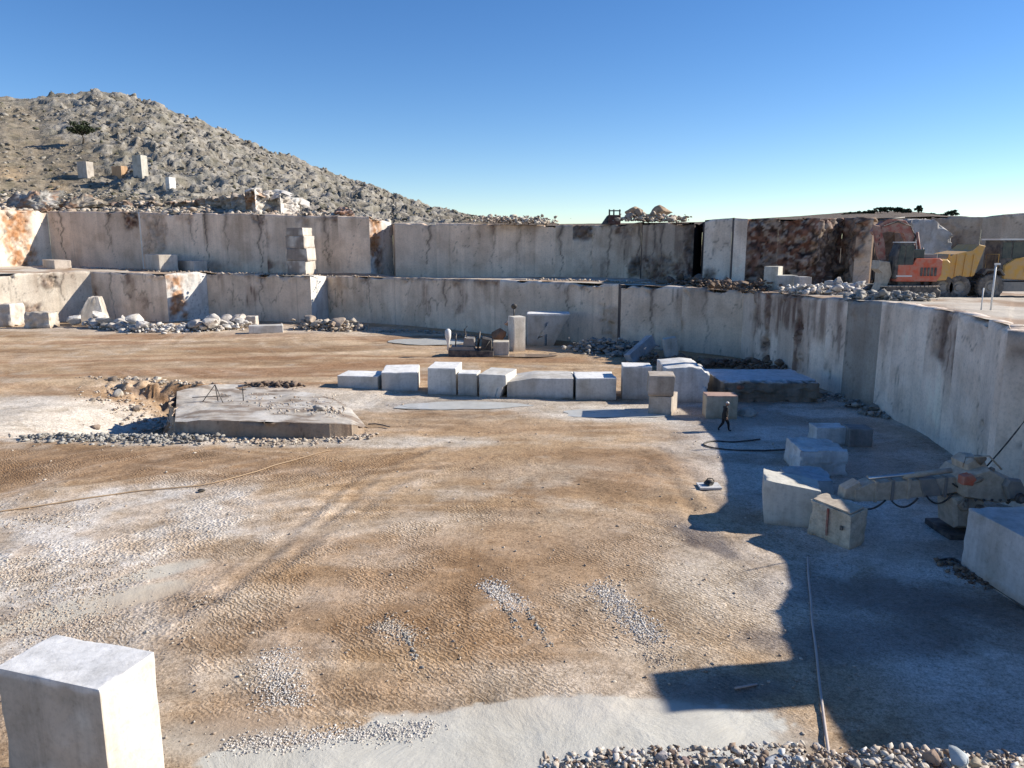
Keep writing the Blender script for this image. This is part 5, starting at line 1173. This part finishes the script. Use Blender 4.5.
    for (x, z0, z1, ww) in [(-.05, .3, 1.4, .035)]: box('rusty_strap', x - ww, x + ww, -.56, -.50, z0, z1, M_RED, bx, .01)
    for (x, z) in [(.55, .85), ]: box('bracket', x - .05, x + .05, -.58, -.5, z - .08, z + .08, M_DKM, bx, .01)
    for x in (-w_ / 2 + .1, w_ / 2 - .2): box('skid', x, x + .1, -.45, .45, -.12, .05, M_DKM, bx, .01)
    box('lid', -w_ / 2 + .08, w_ / 2 - .1, -.38, .4, 1.43, 1.49, M_DUSTY, bx, .02)
arm_machine()

# ---- small drilling rig in the shade by the back wall
def rig():
    p = g(470, 355); root = empty('drilling_rig', p, 'small dark drilling rig with a white cylinder standing by the back wall', 'drilling rig')
    s = p[1] / FPX; X = lambda px: (px - 470) * s; Z = lambda py: (355 - py) * s
    fr = prism('base_frame', [(X(449), 0), (X(494), -.1), (X(494), .55), (X(449), .62)], -1.2, 1.0, M_DKM, root, .05)
    prism('deck', [(X(450), .62), (X(476), .58), (X(474), .95), (X(452), .98)], -1.1, .6, M_GREYP, root, .05); prism('engine', [(X(463), .95), (X(476), .95), (X(475), 1.75), (X(465), 1.8)], -.9, .4, M_GREYP, root, .08)
    tube('white_cylinder', [(X(449), -1, .6), (X(449), -1, 1.3), (X(449), -1, 1.9), (X(449), -1, 2.5), (X(449), -1, 2.7)], [.12, .12, .28, .3, .12], M_WHT, root, 12)
    tube('control_lever', [(X(456), -.8, .9), (X(457), -.8, 2.2)], .06, M_DKM, root); tube('control_lever', [(X(467), -.5, 1.7), (X(465), -.5, 2.6), (X(468), -.5, 2.9)], .07, M_DKM, root)
    tube('lamp_stem', [(X(466), -.9, 1.7), (X(466), -.9, 2.1)], .06, M_DKM, root); o = ob('lamp', rock_mesh(5, .3, (.8, .8, .78), lvl=1), root, (X(466), -1.0, 1.75))
    prism('tank', [(X(481), .5), (X(493), .5), (X(492), 1.6), (X(483), 1.8)], -.9, .6, M_BLACK, root, .08); tube('hose', [(X(476), -1, 1.2), (X(480), -1.1, .7), (X(486), -1.1, .9), (X(490), -1, 1.5)], .05, M_BLACK, root)
    tube('mast', [(X(478), 0, .6), (X(480), 0, 2.3)], .1, M_DKM, root)
rig()
p = at(514, 317, g(514, 351)[1] + .8); root = empty('drill_post', p, 'dark round-headed, lamp-like drill stand on a short post on top of the tall upright slab', 'lamp')  # dark post with a round head, built as a drill stand
tube('post', [(0, 0, -.05), (0, 0, .9)], .07, M_DKM, root); o = tube('post_head', [(0, -.15, 1.05), (0, -.05, 1.1), (0, .15, 1.15)], [.28, .3, .2], M_BLACK, root, 12); tube('bracket', [(0, 0, .85), (.1, 0, 1.0), (.25, 0, .95)], .05, M_DKM, root)

# ---- thin drill stands on the ledge
for (x, y, h, lab) in [(243.5, 402, 1.15, 'thin upright drill rod standing on the dusty ledge'), ]:
    p = g(x, y, .6); root = empty('drill_stand', p, lab, 'drill stand'); tube('rod', [(0, 0, 0), (0, 0, h)], .035, M_DKM, root); tube('cross_bar', [(-.22, 0, h * .75), (.22, 0, h * .75)], .035, M_DKM, root); box('foot', -.2, .2, -.1, .1, 0, .06, M_DKM, root)
p = g(214, 402, .75); root = empty('tripod_stand', p, 'splayed thin tripod at the left end of the dusty ledge', 'tripod')
for q in [(-.7, -.2, 0), (.1, .4, 0), (.7, -.3, 0)]: tube('leg', [q, (.15, 0, 1.15)], .03, M_DKM, root, 6)
tube('cross_bar', [(-1.3, -.2, .35), (1.1, .1, .4)], .03, M_DKM, root, 6)

# ---- hoses and ropes
def lay(name, pix, r, mat, label, cat, lift=.03, z=None):
    P_ = [g(x, y) for x, y in pix]
    for _ in range(3):
        n_ = [P_[0]]
        for a, b in zip(P_[:-1], P_[1:]): n_ += [a * .75 + b * .25, a * .25 + b * .75]
        P_ = n_ + [P_[-1]]
    P_ = np.array(P_); P_[:, 2] = floor_z(P_) + lift; o = tube(name, list(P_), r, mat, None, 6); tag(o, label, cat); return o
M_HOSE = plain('pale_hose', (.42, .36, .33), .6, dust=.4, dustc=(.6, .55, .5))
lay('water_hose', [(808, 557), (808, 575), (811, 600), (812, 625), (816, 650), (819, 680), (823, 715), (829, 756), (832, 790)], .035, M_HOSE, 'long pale hose running across the shaded floor towards the viewer', 'hose', .06)
lay('rope', [(0, 513), (60, 504), (140, 492), (203, 487), (240, 477), (290, 461), (330, 451)], .03, plain('tan_rope', (.40, .28, .17), .9, dust=.2), 'tan rope lying across the churned mud on the left', 'rope', .05)
lay('cable', [(938, 562), (955, 560), (968, 572), (985, 584), (1010, 600), (1040, 622)], .04, M_BLACK, 'black cable along the foot of the block at the right edge', 'cable', .05)
lay('water_hose', [(760, 440), (735, 443), (712, 441), (700, 446), (718, 450), (752, 452), (790, 450)], .04, M_BLACK, 'dark hose looped on the shaded floor near the walking person', 'hose', .05)
heap('rubble', 'wet debris beside the big block at the right edge', [(948, 566), (968, 574), (985, 586)], 160, .06, .3, 'brown', hgt=.12, spread=.5)
# little things on the floor
o = ob('rock', rock_mesh(90, (.5, .35, .3), (.10, .09, .08)), None, g(202, 492) + np.array([0, 0, .0])); tag(o, 'small dark lump where the tan rope bends', 'rock')
def sack():
    p = g(709, 487); root = empty('tool_bag', p, 'dark bag lying on a pale sheet at the edge of the shadow', 'bag')
    me = blockmesh(1.0, .8, .10, (.62, .62, .62), 63, .03, n=6); ob('sheet', me, root); me = rock_mesh(64, (.75, .55, .5), (.04, .045, .05)); me.materials.clear(); me.materials.append(M_BLACK); ob('bag_body', me, root, (.0, .05, .07))
    tube('strap', [(-.2, -.1, .3), (-.1, -.12, .45), (.1, -.12, .45), (.2, -.1, .3)], .025, M_BLACK, root, 6)
sack()
p = g(379, 427)
o = tube('branch', [p + np.array([-.7, .3, .1]), p + np.array([-.2, 0, .2]), p + np.array([.2, .1, .1]), p + np.array([.7, -.35, .1])], .04, M_DKM); tag(o, 'bent dark rod lying right of the dusty ledge', 'rod')
o = tube('plank', [g(735, 690) + np.array([0, 0, .05]), g(757, 686) + np.array([0, 0, .05])], .03, M_HOSE); o.name = 'stick'; tag(o, 'short pale stick lying in the shadow near the hose', 'stick')

# rusty machine on the skyline
def skybox_machine():
    p = at(612, 223, 100.5); root = empty('compressor', p, 'small rusty machine frame standing on the upper wall beside the tan boulders', 'machine'); s = 96 / FPX
    X = lambda px: (px - 612) * s
    prism('housing', [(X(607), -.2), (X(620), -.2), (X(620), 1.0), (X(608), 1.0)], -.8, .8, plain('rusty_brown', (.12, .05, .04), .8, .2, .3), root, .06)
    for px in (608.5, 613, 619): tube('post', [(X(px), -.6, .9), (X(px), -.6, 1.7)], .1, M_DKM, root)
    prism('sloping_cover', [(X(601), -.2), (X(607), -.2), (X(607), .9)], -.6, .6, M_DKM, root, .04); box('top_bar', X(608), X(620), -.7, -.5, 1.45, 1.6, M_DKM, root)
skybox_machine()

# ================================================================= PERSON (walking left to right, dark clothes, pale cap)
def person():
    p = g(724, 431.5); p[2] = fz(p[0], p[1]) + .02
    root = empty('person', p, 'person in dark clothes and a pale cap walking across the shaded floor', 'person', rotz=math.radians(8))
    J = {'pel': (0, 0, .93, .15), 'sp': (.02, 0, 1.15, .145), 'ch': (.05, 0, 1.36, .165), 'nk': (.07, 0, 1.50, .06), 'hb': (.085, 0, 1.56, .055),
         'hl': (0, -.09, .86, .105), 'kl': (.20, -.10, .50, .07), 'al': (.24, -.10, .10, .048), 'tl': (.40, -.11, .04, .042),
         'hr': (0, .09, .86, .105), 'kr': (-.06, .10, .47, .07), 'ar': (-.33, .10, .16, .048), 'tr': (-.24, .11, .04, .042),
         'sl': (.05, -.19, 1.42, .065), 'el': (-.08, -.24, 1.16, .05), 'wl': (.02, -.22, .92, .034),
         'sr': (.05, .19, 1.42, .065), 'er': (.08, .24, 1.15, .05), 'wr': (.24, .20, .97, .034)}
    E_ = [('pel', 'sp'), ('sp', 'ch'), ('ch', 'nk'), ('nk', 'hb'), ('pel', 'hl'), ('hl', 'kl'), ('kl', 'al'), ('al', 'tl'), ('pel', 'hr'), ('hr', 'kr'), ('kr', 'ar'), ('ar', 'tr'), ('ch', 'sl'), ('sl', 'el'), ('el', 'wl'), ('ch', 'sr'), ('sr', 'er'), ('er', 'wr')]
    ks = list(J); me = bpy.data.meshes.new('body'); me.from_pydata([J[k][:3] for k in ks], [(ks.index(a), ks.index(b)) for a, b in E_], []); me.update()
    me.materials.append(plain('dark_workwear', (.010, .011, .014), .95, dust=.04))
    sk = me.attributes.get('skin') 
    b = ob('body', me, root); md = b.modifiers.new('skin', 'SKIN')
    if not me.skin_vertices:
        # add the skin layer through bmesh, no operators needed
        import bmesh
        bm = bmesh.new(); bm.from_mesh(me); bm.verts.layers.skin.verify(); bm.to_mesh(me); bm.free()
    for i, k in enumerate(ks): rr = J[k][3] * (1.22 if J[k][3] > .062 else 1.1); me.skin_vertices[0].data[i].radius = (rr, rr); me.skin_vertices[0].data[i].use_root = (k == 'pel')
    sb_ = b.modifiers.new('sub', 'SUBSURF'); sb_.levels = sb_.render_levels = 2; md.use_smooth_shade = True
    M_SKIN = plain('skin', (.38, .20, .13), .6, dust=.05)
    V, F_ = IC2[0].copy(), IC2[1]; V = V * np.array([.098, .075, .118]); 
    jaw = V[:, 2] < 0; V[jaw, 0] += .012; V[jaw, 1] *= 1 + V[jaw, 2] * 2.2
    nz = (V[:, 0] > .08) & (np.abs(V[:, 1]) < .03) & (np.abs(V[:, 2] + .01) < .035); V[nz, 0] += .02
    hd = ob('head', mesh('head', V, F_, M_SKIN, smooth=True), root, (.12, 0, 1.655), (0, .25, 0))
    for sgn in (-1, 1):
        ob('eye', mesh('eye', IC1[0] * .011, IC1[1], M_BLACK), hd, (.088, sgn * .03, .012)); ob('ear', mesh('ear', IC1[0] * np.array([.018, .008, .03]), IC1[1], M_SKIN), hd, (-.005, sgn * .076, -.005))
    box('mouth', .088, .096, -.02, .02, -.052, -.046, M_RED, hd, .001)
    Vc = IC2[0][:].copy(); Vc = Vc * np.array([.108, .086, .09]); Vc[:, 2] = np.maximum(Vc[:, 2], -.005); c_ = ob('cap', mesh('cap', Vc, IC2[1], M_WHT, smooth=True), hd, (-.008, 0, .045)); prism('cap_peak', [(.08, .0), (.17, -.012), (.17, -.004), (.08, .015)], -.055, .055, M_WHT, c_ if False else hd, .004).location = (0, 0, .045)
    for nm, w0, dr in (('hand', J['wl'], -1), ('hand', J['wr'], 1)):
        x, y, z = w0[:3]; hnd = ob(nm, mesh('hand', IC1[0] * np.array([.042, .018, .05]), IC1[1], M_SKIN, smooth=True), root, (x, y, z - .06))
        for f in range(4): fx = -.03 + f * .02; tube('finger', [(fx, 0, -.035), (fx + .006, .002 * dr, -.075 - (.008 if f in (1, 2) else 0)), (fx + .016, .012 * dr, -.10 - (.008 if f in (1, 2) else 0))], [.009, .008, .007], M_SKIN, hnd, 6)
        tube('thumb', [(.034, 0, -.005), (.055, .004, -.035), (.055, .008, -.06)], [.011, .009, .008], M_SKIN, hnd, 6)
person()

# ================================================================= TREE AND SHRUBS
def leafy(name, pts, size, col, parent=None, mat=None, seed=1):
    r = np.random.default_rng(seed); n = len(pts); a = r.normal(size=(n, 3)); a /= np.linalg.norm(a, axis=1, keepdims=True); b = r.normal(size=(n, 3)); b = np.cross(a, b); b /= np.linalg.norm(b, axis=1, keepdims=True)
    s = size * (.5 + r.random((n, 1))); V = np.stack([pts - a * s, pts + b * s * .5, pts + a * s, pts - b * s * .5], 1).reshape(-1, 3); Fa = np.arange(n * 4).reshape(n, 4)
    c = np.repeat(np.array(col) * (.55 + .9 * r.random((n, 1))), 4, 0); return ob(name, mesh(name, V, Fa, mat, c), parent)
M_LEAF = rock_mat('leaf_green', None, .3, 1, .01, 0, .5, rough=.7)
def tree(px, py, wpx, hpx, label, seed, crown_flat=.5, col=(.045, .06, .028), group=None, D=None, nl=2600):
    p = hill_at(px, py) if D is None else at(px, py, D); s = p[1] / FPX; W_, H_ = wpx * s, hpx * s
    root = empty('tree', p - np.array([0, 0, .3]), label, 'tree', group); r = np.random.default_rng(seed)
    tr = tube('trunk', [(0, 0, 0), (.05 * W_, 0, H_ * .25), (0, 0, H_ * .45), (-.05 * W_, 0, H_ * .75)], [H_ * .05, H_ * .038, H_ * .028, .02], plain('bark', (.07, .055, .04), .9, dust=.1), root, 8)
    for k in range(6): a = k * 1.05; tube('limb', [(0, 0, H_ * .4), (math.cos(a) * W_ * .2, math.sin(a) * W_ * .2, H_ * .6), (math.cos(a) * W_ * .38, math.sin(a) * W_ * .3, H_ * .75)], [H_ * .02, H_ * .014, .02], tr.data.materials[0], tr, 6)
    cl = []
    for k in range(16):
        a = r.random() * 6.28; rr = W_ * .38 * math.sqrt(r.random()); c = np.array([math.cos(a) * rr, math.sin(a) * rr, H_ * (.5 + .42 * r.random() * (1 - (rr / W_) ** 2))]); q = r.normal(size=(nl // 16, 3)); q /= np.linalg.norm(q, axis=1, keepdims=True); q *= (r.random((len(q), 1)) ** .4) * np.array([W_ * .16, W_ * .16, H_ * .11]); cl.append(c + q)
    leafy('crown', np.concatenate(cl), .18 * s * 5, col, root, M_LEAF, seed)
tree(82, 144, 27, 22, 'lone wide-crowned dark tree on the left hillside', 5)
ridge = 'trees along the ridge above the right wall'
for i, (x, w_, h_, y) in enumerate([(853, 8, 4, 215), (862, 8, 4, 214), (871, 9, 5, 214), (880, 10, 6, 213), (887, 10, 6, 213), (897, 10, 6, 213), (905, 9, 5, 213), (918, 7, 8, 214), (930, 8, 4, 216), (951, 11, 7, 217), (846, 8, 3, 215), (938, 7, 4, 217), (943, 7, 4, 217)]):
    lab = {7: 'upright dark tree standing out on the right ridge', 9: 'separate rounded dark tree at the right end of the ridge'}.get(i, 'low dark rounded tree in the line along the right ridge')
    tree(x, y + 1, w_ * 1.25, h_ * 1.35, lab, 20 + i, group=ridge, D=150, nl=700)
